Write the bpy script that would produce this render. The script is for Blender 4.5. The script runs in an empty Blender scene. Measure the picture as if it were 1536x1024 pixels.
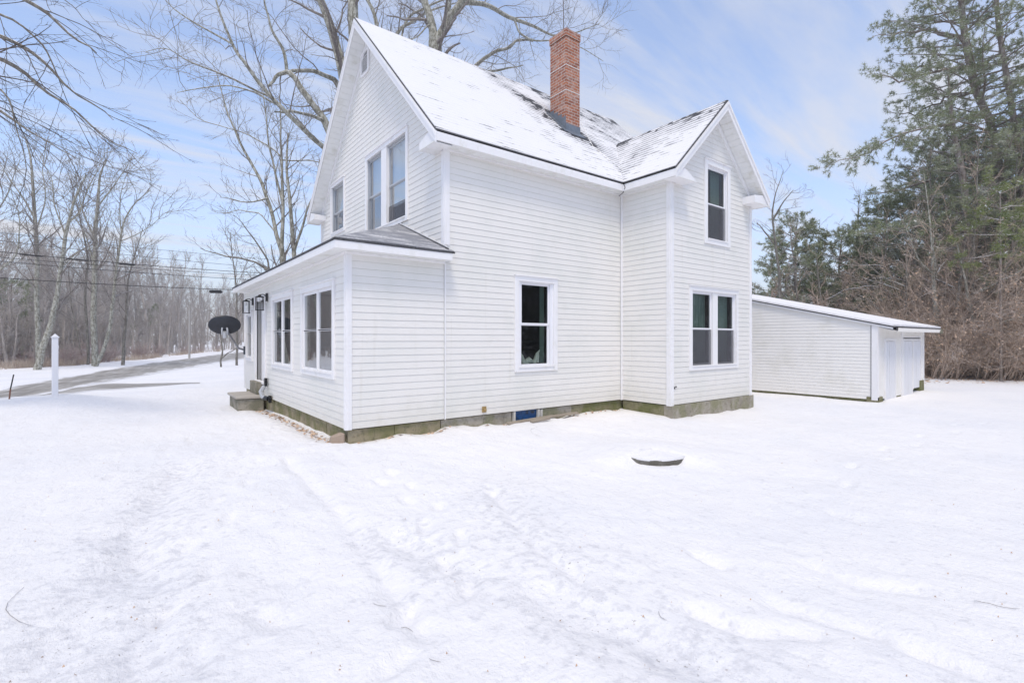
import bpy, bmesh, math, random
import numpy as np
from mathutils import Vector, Matrix
random.seed(7)
SC = bpy.context.scene
COL = SC.collection
R = math.radians

# ------------------------------------------------------------------ camera, sky, sun, exposure
FPX, HZ = 749.5, 509.0                      # focal length and horizon row, in pixels of the 1536 wide photo
CR = (0.7934, -0.6087); CF = (0.6087, 0.7934); CC = (-2.735, -7.859, 1.6)
cd = bpy.data.cameras.new('camera'); cam = bpy.data.objects.new('camera', cd); COL.objects.link(cam)
cd.sensor_width = 36.0; cd.lens = 36.0*FPX/1536.0
cd.shift_y = -(512.0-HZ)/1536.0
cd.clip_start = 0.05; cd.clip_end = 3000
cam.location = CC
cam.rotation_euler = (R(90), 0, math.atan2(CF[1], CF[0])-R(90))
SC.camera = cam

SUN_EL, SUN_AZ = R(62), R(232)              # azimuth of the sun measured counter clockwise from +X
w = bpy.data.worlds.new('World'); SC.world = w; w.use_nodes = True
nt = w.node_tree; nt.nodes.clear()
def N(t, ty, **k):
    n = t.nodes.new(ty)
    for a, b in k.items(): setattr(n, a, b)
    return n
out = N(nt, 'ShaderNodeOutputWorld'); bg = N(nt, 'ShaderNodeBackground')
sky = N(nt, 'ShaderNodeTexSky', sky_type='NISHITA', sun_disc=False)
sky.sun_elevation = SUN_EL; sky.sun_rotation = R(90)-SUN_AZ
sky.air_density = 1.0; sky.dust_density = 0.8; sky.ozone_density = 3.0; sky.altitude = 100
tc = N(nt, 'ShaderNodeTexCoord'); sep = N(nt, 'ShaderNodeSeparateXYZ'); nt.links.new(tc.outputs['Generated'], sep.inputs[0])
def M_(t, op, a, b=None, c=None):
    n = N(t, 'ShaderNodeMath', operation=op)
    for i, v in enumerate((a, b, c)):
        if v is None: continue
        if isinstance(v, (int, float)): n.inputs[i].default_value = v
        else: t.links.new(v, n.inputs[i])
    return n.outputs[0]
# thin streaked clouds on a flat layer above the viewer: direction divided by its height
zz = M_(nt, 'ADD', M_(nt, 'MAXIMUM', sep.outputs[2], 0.0), 0.09)
cx = M_(nt, 'DIVIDE', sep.outputs[0], zz); cy = M_(nt, 'DIVIDE', sep.outputs[1], zz)
cmb = N(nt, 'ShaderNodeCombineXYZ'); nt.links.new(cx, cmb.inputs[0]); nt.links.new(cy, cmb.inputs[1])
mp = N(nt, 'ShaderNodeMapping'); mp.inputs['Rotation'].default_value = (0, 0, R(38)); mp.inputs['Scale'].default_value = (0.42, 2.1, 1)
nt.links.new(cmb.outputs[0], mp.inputs[0])
n1 = N(nt, 'ShaderNodeTexNoise'); n1.inputs['Scale'].default_value = 1.0; n1.inputs['Detail'].default_value = 9; n1.inputs['Roughness'].default_value = 0.58
n1.inputs['Distortion'].default_value = 0.35
nt.links.new(mp.outputs[0], n1.inputs['Vector'])
mr = N(nt, 'ShaderNodeMapRange'); mr.inputs['From Min'].default_value = 0.42; mr.inputs['From Max'].default_value = 0.64
mr.inputs['To Min'].default_value = 0.26; mr.inputs['To Max'].default_value = 0.97
nt.links.new(n1.outputs[0], mr.inputs[0])
low = N(nt, 'ShaderNodeMapRange'); low.inputs['From Min'].default_value = 0.0; low.inputs['From Max'].default_value = 0.42
low.inputs['To Min'].default_value = 0.92; low.inputs['To Max'].default_value = 0.0
nt.links.new(sep.outputs[2], low.inputs[0])
fac = M_(nt, 'MAXIMUM', mr.outputs[0], low.outputs[0])
mx = N(nt, 'ShaderNodeMix', data_type='RGBA'); nt.links.new(fac, mx.inputs['Factor'])
gn = N(nt, 'ShaderNodeMix', data_type='RGBA', blend_type='MULTIPLY'); gn.inputs['Factor'].default_value = 1; nt.links.new(sky.outputs[0], gn.inputs['A']); gn.inputs['B'].default_value = (1.85, 1.95, 2.1, 1)
nt.links.new(gn.outputs['Result'], mx.inputs['A']); mx.inputs['B'].default_value = (5.9, 5.95, 6.35, 1)
nt.links.new(mx.outputs['Result'], bg.inputs[0]); bg.inputs[1].default_value = 0.15
nt.links.new(bg.outputs[0], out.inputs[0])

sd = bpy.data.lights.new('sun', 'SUN'); sd.energy = 2.3; sd.angle = R(14); sd.color = (1, 0.895, 0.73)
sun = bpy.data.objects.new('sun', sd); COL.objects.link(sun)
sv = Vector((math.cos(SUN_EL)*math.cos(SUN_AZ), math.cos(SUN_EL)*math.sin(SUN_AZ), math.sin(SUN_EL)))
sun.rotation_euler = sv.to_track_quat('Z', 'Y').to_euler(); sun.location = (0, 0, 30)
SC.view_settings.view_transform = 'Standard'; SC.view_settings.look = 'None'
SC.view_settings.exposure = -0.16; SC.view_settings.gamma = 1.0
SC.render.engine = 'CYCLES'
try:
    SC.cycles.max_bounces = 6; SC.cycles.transparent_max_bounces = 12
except Exception: pass

# ------------------------------------------------------------------ helpers
def at(px, d, py=None):
    r = (px-768)/FPX*d
    x = CC[0]+r*CR[0]+d*CF[0]; y = CC[1]+r*CR[1]+d*CF[1]
    return Vector((x, y, CC[2]+(HZ-py)/FPX*d if py is not None else 0.0))
def thing(name, label, cat, loc=(0, 0, 0), rz=0, group=None, kind=None):
    o = bpy.data.objects.new(name, None); COL.objects.link(o); o.empty_display_size = .2
    o.location = loc; o.rotation_euler = (0, 0, rz); o['label'] = label; o['category'] = cat
    if group: o['group'] = group
    if kind: o['kind'] = kind
    return o
def tag(o, label, cat, group=None, kind=None):
    o['label'] = label; o['category'] = cat
    if group: o['group'] = group
    if kind: o['kind'] = kind
    return o
def obj(name, me, mat, parent=None, label=None):
    o = bpy.data.objects.new(name, me); COL.objects.link(o)
    if mat is not None and len(me.materials) == 0: me.materials.append(mat)
    if parent is not None: o.parent = parent
    if label: o['label'] = label
    return o
class MB:
    """collects polygons for one mesh"""
    def __init__(s): s.v = []; s.f = []; s.uv = []
    def poly(s, pts, uv=None):
        b = len(s.v); s.v += [tuple(p) for p in pts]; s.f.append(list(range(b, b+len(pts))))
        s.uv.append(uv or [(p[0]+p[1], p[2]) for p in pts])
    def box(s, x0, x1, y0, y1, z0, z1):
        a = [(x0,y0,z0),(x1,y0,z0),(x1,y1,z0),(x0,y1,z0),(x0,y0,z1),(x1,y0,z1),(x1,y1,z1),(x0,y1,z1)]
        s.hexa(a)
    def hexa(s, a):
        for q in ((3,2,1,0),(4,5,6,7),(0,1,5,4),(1,2,6,5),(2,3,7,6),(3,0,4,7)): s.poly([a[i] for i in q])
    def prism(s, pts, off):
        """closed polygon pts pushed by vector off"""
        off = Vector(off); A = [Vector(p) for p in pts]; B = [p+off for p in A]; n = len(A)
        s.poly(list(reversed(A))); s.poly(B)
        for i in range(n): s.poly([A[i], A[(i+1) % n], B[(i+1) % n], B[i]])
    def tube(s, pts, rad, sides=8, caps=True):
        P = [Vector(p) for p in pts]; rings = []
        rr = rad if isinstance(rad, (list, tuple)) else [rad]*len(P)
        u = None
        for i, p in enumerate(P):
            t = (P[min(i+1, len(P)-1)]-P[max(i-1, 0)]).normalized()
            if u is None:
                u = t.cross(Vector((0, 0, 1)))
                if u.length < .1: u = t.cross(Vector((1, 0, 0)))
            u = (u-t*u.dot(t)).normalized(); v = t.cross(u)
            rings.append([p+(u*math.cos(2*math.pi*k/sides)+v*math.sin(2*math.pi*k/sides))*rr[i] for k in range(sides)])
        for i in range(len(P)-1):
            for k in range(sides):
                s.poly([rings[i][k], rings[i][(k+1) % sides], rings[i+1][(k+1) % sides], rings[i+1][k]])
        if caps: s.poly(list(reversed(rings[0]))); s.poly(rings[-1])
    def mesh(s, name='m', merge=True, bevel=0, smooth=False):
        me = bpy.data.meshes.new(name); me.from_pydata(s.v, [], s.f)
        uvl = me.uv_layers.new(name='UVMap'); k = 0
        for uvs in s.uv:
            for q in uvs: uvl.data[k].uv = q; k += 1
        if merge or bevel:
            bm = bmesh.new(); bm.from_mesh(me); bmesh.ops.remove_doubles(bm, verts=bm.verts, dist=1e-5)
            bmesh.ops.recalc_face_normals(bm, faces=bm.faces)
            if bevel:
                es = [e for e in bm.edges if len(e.link_faces) == 2 and e.calc_face_angle(0) > .6]
                try: bmesh.ops.bevel(bm, geom=es, offset=bevel, segments=1, affect='EDGES', clamp_overlap=True)
                except Exception: pass
            bm.to_mesh(me); bm.free()
        if smooth:
            for p in me.polygons: p.use_smooth = True
        return me
    def build(s, name, mat, parent=None, label=None, **k):
        return obj(name, s.mesh(name, **k), mat, parent, label)
# a local frame on a vertical wall: s along, z up, d outwards
class Fr:
    def __init__(s, o, t, n): s.o = Vector(o); s.t = Vector(t); s.n = Vector(n)
    def p(s, a, z, d=0): return s.o+s.t*a+s.n*d+Vector((0, 0, z))
    def box(s, mb, a0, a1, z0, z1, d0, d1):
        q = [s.p(a0,z0,d0), s.p(a1,z0,d0), s.p(a1,z0,d1), s.p(a0,z0,d1), s.p(a0,z1,d0), s.p(a1,z1,d0), s.p(a1,z1,d1), s.p(a0,z1,d1)]
        mb.hexa(q)
def np_mesh(name, verts, faces_by_n, smooth=False):
    """faces_by_n: list of int arrays (F,n)"""
    me = bpy.data.meshes.new(name)
    me.vertices.add(len(verts)); me.vertices.foreach_set('co', verts.astype(np.float32).ravel())
    loops = np.concatenate([f.ravel() for f in faces_by_n]); tot = np.concatenate([np.full(len(f), f.shape[1]) for f in faces_by_n])
    me.loops.add(len(loops)); me.loops.foreach_set('vertex_index', loops.astype(np.int32))
    me.polygons.add(len(tot)); st = np.concatenate([[0], np.cumsum(tot)[:-1]])
    me.polygons.foreach_set('loop_start', st.astype(np.int32)); me.polygons.foreach_set('loop_total', tot.astype(np.int32))
    if smooth: me.polygons.foreach_set('use_smooth', np.ones(len(tot), bool))
    me.update(calc_edges=True); me.validate()
    return me

# ------------------------------------------------------------------ materials
def mat(name, col, rough=.6, metal=0, spec=.5):
    m = bpy.data.materials.new(name); m.use_nodes = True; b = m.node_tree.nodes['Principled BSDF']
    b.inputs['Base Color'].default_value = (*col, 1); b.inputs['Roughness'].default_value = rough
    b.inputs['Metallic'].default_value = metal; b.inputs['Specular IOR Level'].default_value = spec
    return m
def bsdf(m): return m.node_tree.nodes['Principled BSDF']
def noise(t, scale, detail=4, rough=.55, vec=None, coord='Object', stretch=None):
    n = N(t, 'ShaderNodeTexNoise'); n.inputs['Scale'].default_value = scale; n.inputs['Detail'].default_value = detail
    n.inputs['Roughness'].default_value = rough
    if vec is None:
        c = N(t, 'ShaderNodeTexCoord'); vec = c.outputs[coord]
    if stretch:
        m = N(t, 'ShaderNodeMapping'); m.inputs['Scale'].default_value = stretch; t.links.new(vec, m.inputs[0]); vec = m.outputs[0]
    t.links.new(vec, n.inputs['Vector']); return n.outputs[0]
def ramp(t, f, stops):
    r = N(t, 'ShaderNodeValToRGB'); e = r.color_ramp.elements
    while len(e) < len(stops): e.new(.5)
    for i, (p, c) in enumerate(stops): e[i].position = p; e[i].color = (*c, 1) if len(c) == 3 else c
    t.links.new(f, r.inputs[0]); return r.outputs[0]
def mixc(t, f, a, b):
    m = N(t, 'ShaderNodeMix', data_type='RGBA')
    for k, v in (('Factor', f), ('A', a), ('B', b)):
        if isinstance(v, tuple): m.inputs[k].default_value = (*v, 1) if len(v) == 3 else v
        elif isinstance(v, (int, float)): m.inputs[k].default_value = v
        else: t.links.new(v, m.inputs[k])
    return m.outputs['Result']
def bump(m, h, strength=.3, dist=.01):
    t = m.node_tree; b = N(t, 'ShaderNodeBump'); b.inputs['Strength'].default_value = strength; b.inputs['Distance'].default_value = dist
    t.links.new(h, b.inputs['Height']); t.links.new(b.outputs[0], bsdf(m).inputs['Normal'])
def setc(m, c): m.node_tree.links.new(c, bsdf(m).inputs['Base Color'])
def smooth01(t, v, a, b):
    r = N(t, 'ShaderNodeMapRange', interpolation_type='SMOOTHSTEP'); r.inputs['From Min'].default_value = a; r.inputs['From Max'].default_value = b
    t.links.new(v, r.inputs[0]); return r.outputs[0]

WHITE = (.795, .775, .745)
# vinyl siding: weathered white with faint mildew, runs and panel seams
m_siding = mat('siding', WHITE, .42, spec=.35); t = m_siding.node_tree
a = noise(t, .9, 5, .6); b_ = noise(t, 3.0, 6, .65, stretch=(1, 1, .35))
c = mixc(t, smooth01(t, a, .42, .72), WHITE, (.74, .735, .70))
c = mixc(t, M_(t, 'MULTIPLY', smooth01(t, b_, .56, .80), .5), c, (.69, .675, .62))
sp = noise(t, 22, 3, .6); c = mixc(t, M_(t, 'MULTIPLY', smooth01(t, sp, .70, .80), .5), c, (.55, .53, .47))
gz = N(t, 'ShaderNodeTexCoord'); gs = N(t, 'ShaderNodeSeparateXYZ'); t.links.new(gz.outputs['Object'], gs.inputs[0])
lowz = smooth01(t, M_(t, 'ADD', gs.outputs[2], M_(t, 'MULTIPLY', noise(t, 5, 5, .7), .8)), 1.15, .35)
c = mixc(t, M_(t, 'MULTIPLY', lowz, .35), c, (.60, .57, .48))
run = noise(t, 1.0, 5, .65, stretch=(7, 7, .35)); c = mixc(t, M_(t, 'MULTIPLY', smooth01(t, run, .56, .74), .22), c, (.60, .57, .49))
setc(m_siding, c); bump(m_siding, noise(t, 9, 3, .5, stretch=(1, 1, 3)), .12, .02)
m_siding_clean = mat('siding_dull', (.84, .82, .79), .5, spec=.3); t = m_siding_clean.node_tree
c = mixc(t, smooth01(t, noise(t, 1.3, 6, .65), .45, .75), (.85, .83, .80), (.77, .75, .70)); setc(m_siding_clean, c)
m_trim = mat('trim_white', (.82, .82, .845), .38); t = m_trim.node_tree
setc(m_trim, mixc(t, smooth01(t, noise(t, 5, 6, .65, stretch=(1, 1, .5)), .5, .8), (.84, .83, .84), (.74, .73, .70)))
m_soffit = mat('soffit', (.80, .80, .80), .5); t = m_soffit.node_tree
setc(m_soffit, mixc(t, smooth01(t, noise(t, 4, 5, .6), .48, .75), (.80, .80, .79), (.66, .65, .60)))
m_frame = mat('window_vinyl', (.83, .83, .86), .3)
m_groove = mat('groove', (.28, .28, .28), .8)
m_gapgrey = mat('gap_grey', (.55, .545, .53), .8)
m_alum = mat('aluminium', (.55, .56, .58), .35, .6)

def stone(name, c1, c2, c3, sc=3.0):
    m = mat(name, c1, .9, spec=.2); t = m.node_tree
    a = noise(t, sc, 8, .65); b = noise(t, sc*6, 6, .7); g = noise(t, sc*.7, 4, .6)
    c = mixc(t, smooth01(t, a, .38, .64), c1, c2); c = mixc(t, smooth01(t, g, .42, .60), c, c3)
    c = mixc(t, M_(t, 'MULTIPLY', smooth01(t, b, .5, .7), .5), c, (.07, .065, .05))
    setc(m, c); bump(m, b, .7, .02); return m
m_found = stone('foundation_block', (.36, .31, .215), (.27, .235, .15), (.21, .20, .10))
m_found2 = stone('foundation_concrete', (.42, .385, .33), (.31, .28, .23), (.27, .26, .17))
m_found3 = stone('foundation_mossy', (.27, .25, .16), (.20, .18, .11), (.16, .165, .07))
m_conc = stone('old_concrete', (.34, .31, .26), (.24, .22, .17), (.20, .19, .14), 4)

# chimney brick
m_brick = mat('brick', (.3, .1, .07), .85, spec=.2); t = m_brick.node_tree
br = N(t, 'ShaderNodeTexBrick'); uvn = N(t, 'ShaderNodeUVMap'); 
dn = N(t, 'ShaderNodeTexNoise'); dn.inputs['Scale'].default_value = 14; t.links.new(uvn.outputs[0], dn.inputs['Vector'])
vm = N(t, 'ShaderNodeMix', data_type='VECTOR'); vm.inputs['Factor'].default_value = .012
t.links.new(uvn.outputs[0], vm.inputs['A']); t.links.new(dn.outputs['Color'], vm.inputs['B']); t.links.new(vm.outputs['Result'], br.inputs['Vector'])
br.inputs['Scale'].default_value = 1; br.inputs['Brick Width'].default_value = .21; br.inputs['Row Height'].default_value = .073
br.inputs['Mortar Size'].default_value = .0075; br.inputs['Mortar Smooth'].default_value = .2; br.inputs['Bias'].default_value = -.1
br.inputs['Color1'].default_value = (.44, .17, .095, 1); br.inputs['Color2'].default_value = (.24, .085, .055, 1); br.inputs['Mortar'].default_value = (.52, .46, .42, 1)
ef = noise(t, 6, 6, .7); c = mixc(t, M_(t, 'MULTIPLY', smooth01(t, ef, .46, .72), .55), br.outputs['Color'], (.60, .50, .45))
c = mixc(t, M_(t, 'MULTIPLY', smooth01(t, noise(t, 30, 3, .7), .55, .75), .5), c, (.12, .06, .05))
setc(m_brick, c); bump(m_brick, M_(t, 'SUBTRACT', M_(t, 'MULTIPLY', noise(t, 40, 4, .6), .4), br.outputs['Fac']), .8, .01)
m_lead = mat('lead_flashing', (.16, .19, .23), .45, .5); t = m_lead.node_tree
setc(m_lead, mixc(t, noise(t, 9, 6, .7), (.10, .12, .15), (.30, .33, .37)))

# shingles, and the thin snow cover that lets the shingle courses show where "bare" is high
def shingle_nodes(t):
    uvn = N(t, 'ShaderNodeUVMap'); br = N(t, 'ShaderNodeTexBrick'); t.links.new(uvn.outputs[0], br.inputs['Vector'])
    br.inputs['Scale'].default_value = 1; br.inputs['Brick Width'].default_value = .30; br.inputs['Row Height'].default_value = .14
    br.inputs['Mortar Size'].default_value = .006; br.inputs['Color1'].default_value = (.055, .055, .06, 1)
    br.inputs['Color2'].default_value = (.10, .10, .11, 1); br.inputs['Mortar'].default_value = (.02, .02, .022, 1)
    return uvn, br
m_shingle = mat('shingle', (.06, .06, .065), .9, spec=.2); t = m_shingle.node_tree
uvn, br = shingle_nodes(t); c = mixc(t, smooth01(t, noise(t, 40, 3, .7), .4, .7), br.outputs['Color'], (.15, .15, .155)); setc(m_shingle, c)
SNOW = (.855, .842, .848)
def roof_snow_mat(name, gain=1.0, base=.0):
    m = mat(name, SNOW, .75, spec=.25); t = m.node_tree; RS = (.775, .77, .785)
    uvn, br = shingle_nodes(t)
    sp = N(t, 'ShaderNodeSeparateXYZ'); t.links.new(uvn.outputs[0], sp.inputs[0])
    row = M_(t, 'DIVIDE', sp.outputs[1], .14); fr = M_(t, 'FRACT', row); fl = M_(t, 'FLOOR', row)
    cb = N(t, 'ShaderNodeCombineXYZ'); t.links.new(M_(t, 'MULTIPLY', sp.outputs[0], 2.6), cb.inputs[0]); t.links.new(M_(t, 'MULTIPLY', fl, 3.7), cb.inputs[1])
    ns = N(t, 'ShaderNodeTexNoise'); ns.inputs['Scale'].default_value = 1.0; ns.inputs['Detail'].default_value = 4; ns.inputs['Roughness'].default_value = .65
    t.links.new(cb.outputs[0], ns.inputs['Vector'])
    edge = smooth01(t, fr, .42, .02)                       # butt edge of every course
    at_ = N(t, 'ShaderNodeAttribute', attribute_name='bare')
    bare = M_(t, 'ADD', M_(t, 'MULTIPLY', at_.outputs['Fac'], gain*1.3), base)
    big = noise(t, 1.1, 4, .6, vec=uvn.outputs[0])
    v = M_(t, 'ADD', M_(t, 'MULTIPLY', edge, .28), M_(t, 'MULTIPLY', ns.outputs[0], .86))
    v = M_(t, 'ADD', v, M_(t, 'MULTIPLY', M_(t, 'MINIMUM', bare, .72), .50)); v = M_(t, 'ADD', v, M_(t, 'MULTIPLY', M_(t, 'SUBTRACT', big, .5), .75))
    mask = smooth01(t, v, .745, .86)
    thin = smooth01(t, v, .50, .80)
    c = mixc(t, M_(t, 'MULTIPLY', thin, .26), RS, (.46, .48, .53))
    c = mixc(t, mask, c, br.outputs['Color']); setc(m, c)
    h = M_(t, 'SUBTRACT', M_(t, 'ADD', M_(t, 'MULTIPLY', noise(t, 7, 5, .55), .5), M_(t, 'MULTIPLY', fr, -.25)), M_(t, 'MULTIPLY', mask, .6))
    bump(m, h, .55, .03); return m
m_roofsnow = roof_snow_mat('roof_snow')
m_porchroof = mat('porch_roof_frost', (.2, .2, .22), .7); t = m_porchroof.node_tree
uvn, br = shingle_nodes(t); at_ = N(t, 'ShaderNodeAttribute', attribute_name='bare')
fz_ = noise(t, 2.2, 7, .7, vec=uvn.outputs[0], stretch=(.5, 1.8, 1)); fz2 = noise(t, 30, 4, .7)
v = M_(t, 'ADD', M_(t, 'MULTIPLY', fz_, .8), M_(t, 'MULTIPLY', fz2, .3)); v = M_(t, 'SUBTRACT', v, M_(t, 'MULTIPLY', at_.outputs['Fac'], .16))
c = mixc(t, .55, br.outputs['Color'], (.34, .35, .39)); c = mixc(t, smooth01(t, v, .34, .60), c, SNOW); setc(m_porchroof, c)

# snow ground
m_snow = mat('snow', SNOW, .72, spec=.25); t = m_snow.node_tree
fine = noise(t, 26, 7, .62); med = noise(t, 4.2, 6, .58, stretch=(1, .55, 1)); big = noise(t, .45, 5, .6); grit = noise(t, 120, 3, .7)
c = mixc(t, smooth01(t, big, .42, .66), SNOW, (.81, .805, .825))
da = N(t, 'ShaderNodeAttribute', attribute_name='dirt')
spk = M_(t, 'ADD', M_(t, 'MULTIPLY', noise(t, 34, 5, .72), 1.0), M_(t, 'MULTIPLY', da.outputs['Fac'], .115))
c = mixc(t, smooth01(t, spk, .735, .80), c, (.20, .165, .13))
gr = M_(t, 'ADD', noise(t, 11, 6, .7), M_(t, 'MULTIPLY', da.outputs['Fac'], .11))
c = mixc(t, M_(t, 'MULTIPLY', smooth01(t, gr, .54, .76), .50), c, (.52, .52, .56))
setc(m_snow, c)
h = M_(t, 'ADD', M_(t, 'MULTIPLY', fine, .35), M_(t, 'ADD', M_(t, 'MULTIPLY', med, 1.0), M_(t, 'MULTIPLY', grit, .08)))
bump(m_snow, h, .75, .06)
# slushy road
m_road = mat('road_slush', (.3, .3, .3), .55, spec=.4); t = m_road.node_tree
uvn = N(t, 'ShaderNodeUVMap'); sp = N(t, 'ShaderNodeSeparateXYZ'); t.links.new(uvn.outputs[0], sp.inputs[0])
lane = noise(t, 1.0, 6, .65, vec=uvn.outputs[0], stretch=(9, .35, 1)); patch = noise(t, .8, 6, .65)
v = M_(t, 'ADD', M_(t, 'MULTIPLY', lane, .65), M_(t, 'MULTIPLY', patch, .35))
ed = M_(t, 'ABSOLUTE', M_(t, 'SUBTRACT', sp.outputs[0], .5))        # 0 centre, .5 edge
v2 = M_(t, 'ADD', v, M_(t, 'MULTIPLY', M_(t, 'POWER', M_(t, 'MULTIPLY', ed, 2), 6), .35))
c = ramp(t, v2, [(.36, (.19, .17, .145)), (.47, (.28, .255, .225)), (.57, (.42, .395, .365)), (.70, (.80, .79, .80))]); setc(m_road, c)
bump(m_road, v, .4, .04)

def bark(name, c1, c2, snow=.35, sc=6):
    m = mat(name, c1, .9, spec=.15); t = m.node_tree
    a = noise(t, sc, 6, .7, stretch=(1, 1, .45)); b = noise(t, sc*5, 4, .7, stretch=(1, 1, .3))
    c = mixc(t, smooth01(t, a, .40, .62), c1, c2); c = mixc(t, M_(t, 'MULTIPLY', smooth01(t, b, .45, .7), .5), c, tuple(x*.35 for x in c1))
    g = N(t, 'ShaderNodeNewGeometry'); s = N(t, 'ShaderNodeSeparateXYZ'); t.links.new(g.outputs['Normal'], s.inputs[0])
    k = M_(t, 'ADD', s.outputs[2], M_(t, 'MULTIPLY', M_(t, 'SUBTRACT', noise(t, 3, 4, .6), .5), 1.4))
    c = mixc(t, M_(t, 'MULTIPLY', smooth01(t, k, 1.0-snow, 1.15-snow), .9), c, (.82, .83, .87)); setc(m, c)
    bump(m, b, .6, .02); return m
m_bark_pale = bark('bark_pale', (.21, .20, .16), (.52, .51, .45), .30, 12)
m_bark_dark = bark('bark_dark', (.15, .135, .12), (.28, .265, .23), .30, 9)
m_bark_pine = bark('bark_pine', (.22, .18, .155), (.36, .32, .29), .25, 9)
m_twig = bark('twig_grey', (.20, .175, .16), (.31, .28, .26), .22)
m_twig_dark = bark('twig_dark', (.11, .095, .09), (.17, .15, .14), .12)
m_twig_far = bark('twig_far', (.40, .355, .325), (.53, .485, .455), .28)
m_brush = bark('brush_brown', (.44, .335, .265), (.62, .50, .41), .25)
m_red_brush = bark('brush_red', (.36, .27, .25), (.50, .41, .39), .25)
def leafm(name, c1, c2, c3, sc=2.5):
    m = mat(name, c1, .6, spec=.25); t = m.node_tree
    g = N(t, 'ShaderNodeNewGeometry')
    a = noise(t, sc, 4, .6); c = mixc(t, smooth01(t, a, .38, .62), c1, c2)
    c = mixc(t, smooth01(t, noise(t, sc*.37, 3, .6), .52, .70), c, c3); setc(m, c); return m
m_pinesnow = mat('lodged_snow', (.85, .85, .87), .8)
m_needle = leafm('needles', (.235, .265, .145), (.32, .35, .215), (.46, .475, .39))
m_needle_yel = leafm('needles_yellow', (.20, .24, .08), (.28, .31, .13), (.15, .19, .08))
m_leaf_brown = leafm('dead_leaves', (.50, .33, .22), (.62, .47, .35), (.38, .25, .17), 5)
m_grass_dead = leafm('dead_grass', (.46, .38, .30), (.42, .33, .28), (.56, .49, .41), 3)

# ------------------------------------------------------------------ ground
def vnoise(x, y, seed):
    xi = np.floor(x).astype(np.int64); yi = np.floor(y).astype(np.int64); fx = x-xi; fy = y-yi
    def h(a, b):
        n = (a*374761393+b*668265263+seed*974711) & 0xffffffff
        n = ((n ^ (n >> 13))*1274126177) & 0xffffffff
        return ((n ^ (n >> 16)) & 0xffff)/65535.0
    fx = fx*fx*(3-2*fx); fy = fy*fy*(3-2*fy)
    return (h(xi, yi)*(1-fx)+h(xi+1, yi)*fx)*(1-fy)+(h(xi, yi+1)*(1-fx)+h(xi+1, yi+1)*fx)*fy-.5
CP = np.array([(0,0,-.01),(1.8,0,-.01),(4.2,0,-.02),(6.4,0,-.02),(6.55,-1.5,-.10),(8.3,-1.5,-.12),(10.1,-1.5,-.14),(12,-2,-.17),(14.3,-2.9,-.21),(19,-3,-.12),(16.5,-3.0,-.16),
    (14.3,1.5,-.22),(-.5,8.4,-.2),(-.3,3.5,-.06),(-.5,6,-.14),(-4.3,9.7,.12),(-7.5,8,.05),(-2.5,11,-.10),(-2.7,-7.8,0),(0,-4,-.02),(3,-4,-.1),(7,-6,-.15),(-6,-3,.02),(-12,0,.0),(-10,8,-.25),
    (-14,14,-.35),(-8,18,-.32),(-4,24,-.32),(2,35,-.3),(8,50,-.3),(26,2,-.1),(26,-10,-.1),(20,-8,-.12),(40,0,0),(2,-14,0),(15,-16,-.1),(-20,-10,0),(-3,16,-.28),(0,20,-.3),(5,14,-.25)])
def groove(x, y, pts, w, dep):
    z = np.zeros_like(x)
    for (ax, ay), (bx, by) in zip(pts[:-1], pts[1:]):
        vx, vy = bx-ax, by-ay; L = vx*vx+vy*vy
        tt = np.clip(((x-ax)*vx+(y-ay)*vy)/L, 0, 1); d = np.hypot(x-ax-tt*vx, y-ay-tt*vy)
        z = np.maximum(z, np.exp(-(d/w)**2)*dep)
    return z
def gp(px, py, z=-.03):
    d = (CC[2]-z)*FPX/(py-HZ); p = at(px, d); return (p.x, p.y)
TRK = [[gp(40,1020),gp(100,960),gp(150,880),gp(205,840),gp(235,760),gp(270,700)], [gp(200,1010),gp(215,950),gp(245,900),gp(190,800)],
       [gp(590,805),gp(640,830),gp(700,858)], [gp(820,895),gp(900,935),gp(980,965),gp(1060,1000),gp(1110,1030)], [gp(740,740),gp(800,820),gp(870,870)],
       [gp(430,690),gp(520,780),gp(640,960)], [gp(1230,845),gp(1290,870),gp(1370,876)], [gp(1040,915),gp(1120,940),gp(1220,945)], [gp(1160,900),gp(1310,938)],
       [gp(360,910),gp(420,930)], [gp(1250,760),gp(1300,775)], [gp(1370,965),gp(1490,1010)], [gp(1050,830),gp(1080,840)]]
FEET = []
for tr_, n_ in (([gp(250,1010), gp(300,820), gp(360,720), gp(395,650)], 12), ([gp(560,1000), gp(700,860), gp(640,760), gp(560,700)], 11), ([gp(1250,720), gp(1350,660), gp(1480,620)], 9), ([gp(20,760), gp(200,700), gp(330,640)], 9)):
    a_ = np.array(tr_); d_ = np.r_[0, np.cumsum(np.hypot(*np.diff(a_, axis=0).T))]
    for k_ in range(n_):
        u_ = d_[-1]*(k_+.3*random.random())/n_; px_ = np.interp(u_, d_, a_[:, 0]); py_ = np.interp(u_, d_, a_[:, 1]); px2 = np.interp(u_+.1, d_, a_[:, 0]); py2 = np.interp(u_+.1, d_, a_[:, 1])
        ang_ = math.atan2(py2-py_, px2-px_+1e-6); sd_ = .11*(1 if k_ % 2 else -1); FEET.append((px_-math.sin(ang_)*sd_, py_+math.cos(ang_)*sd_, ang_+random.uniform(-.2, .2)))
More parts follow.
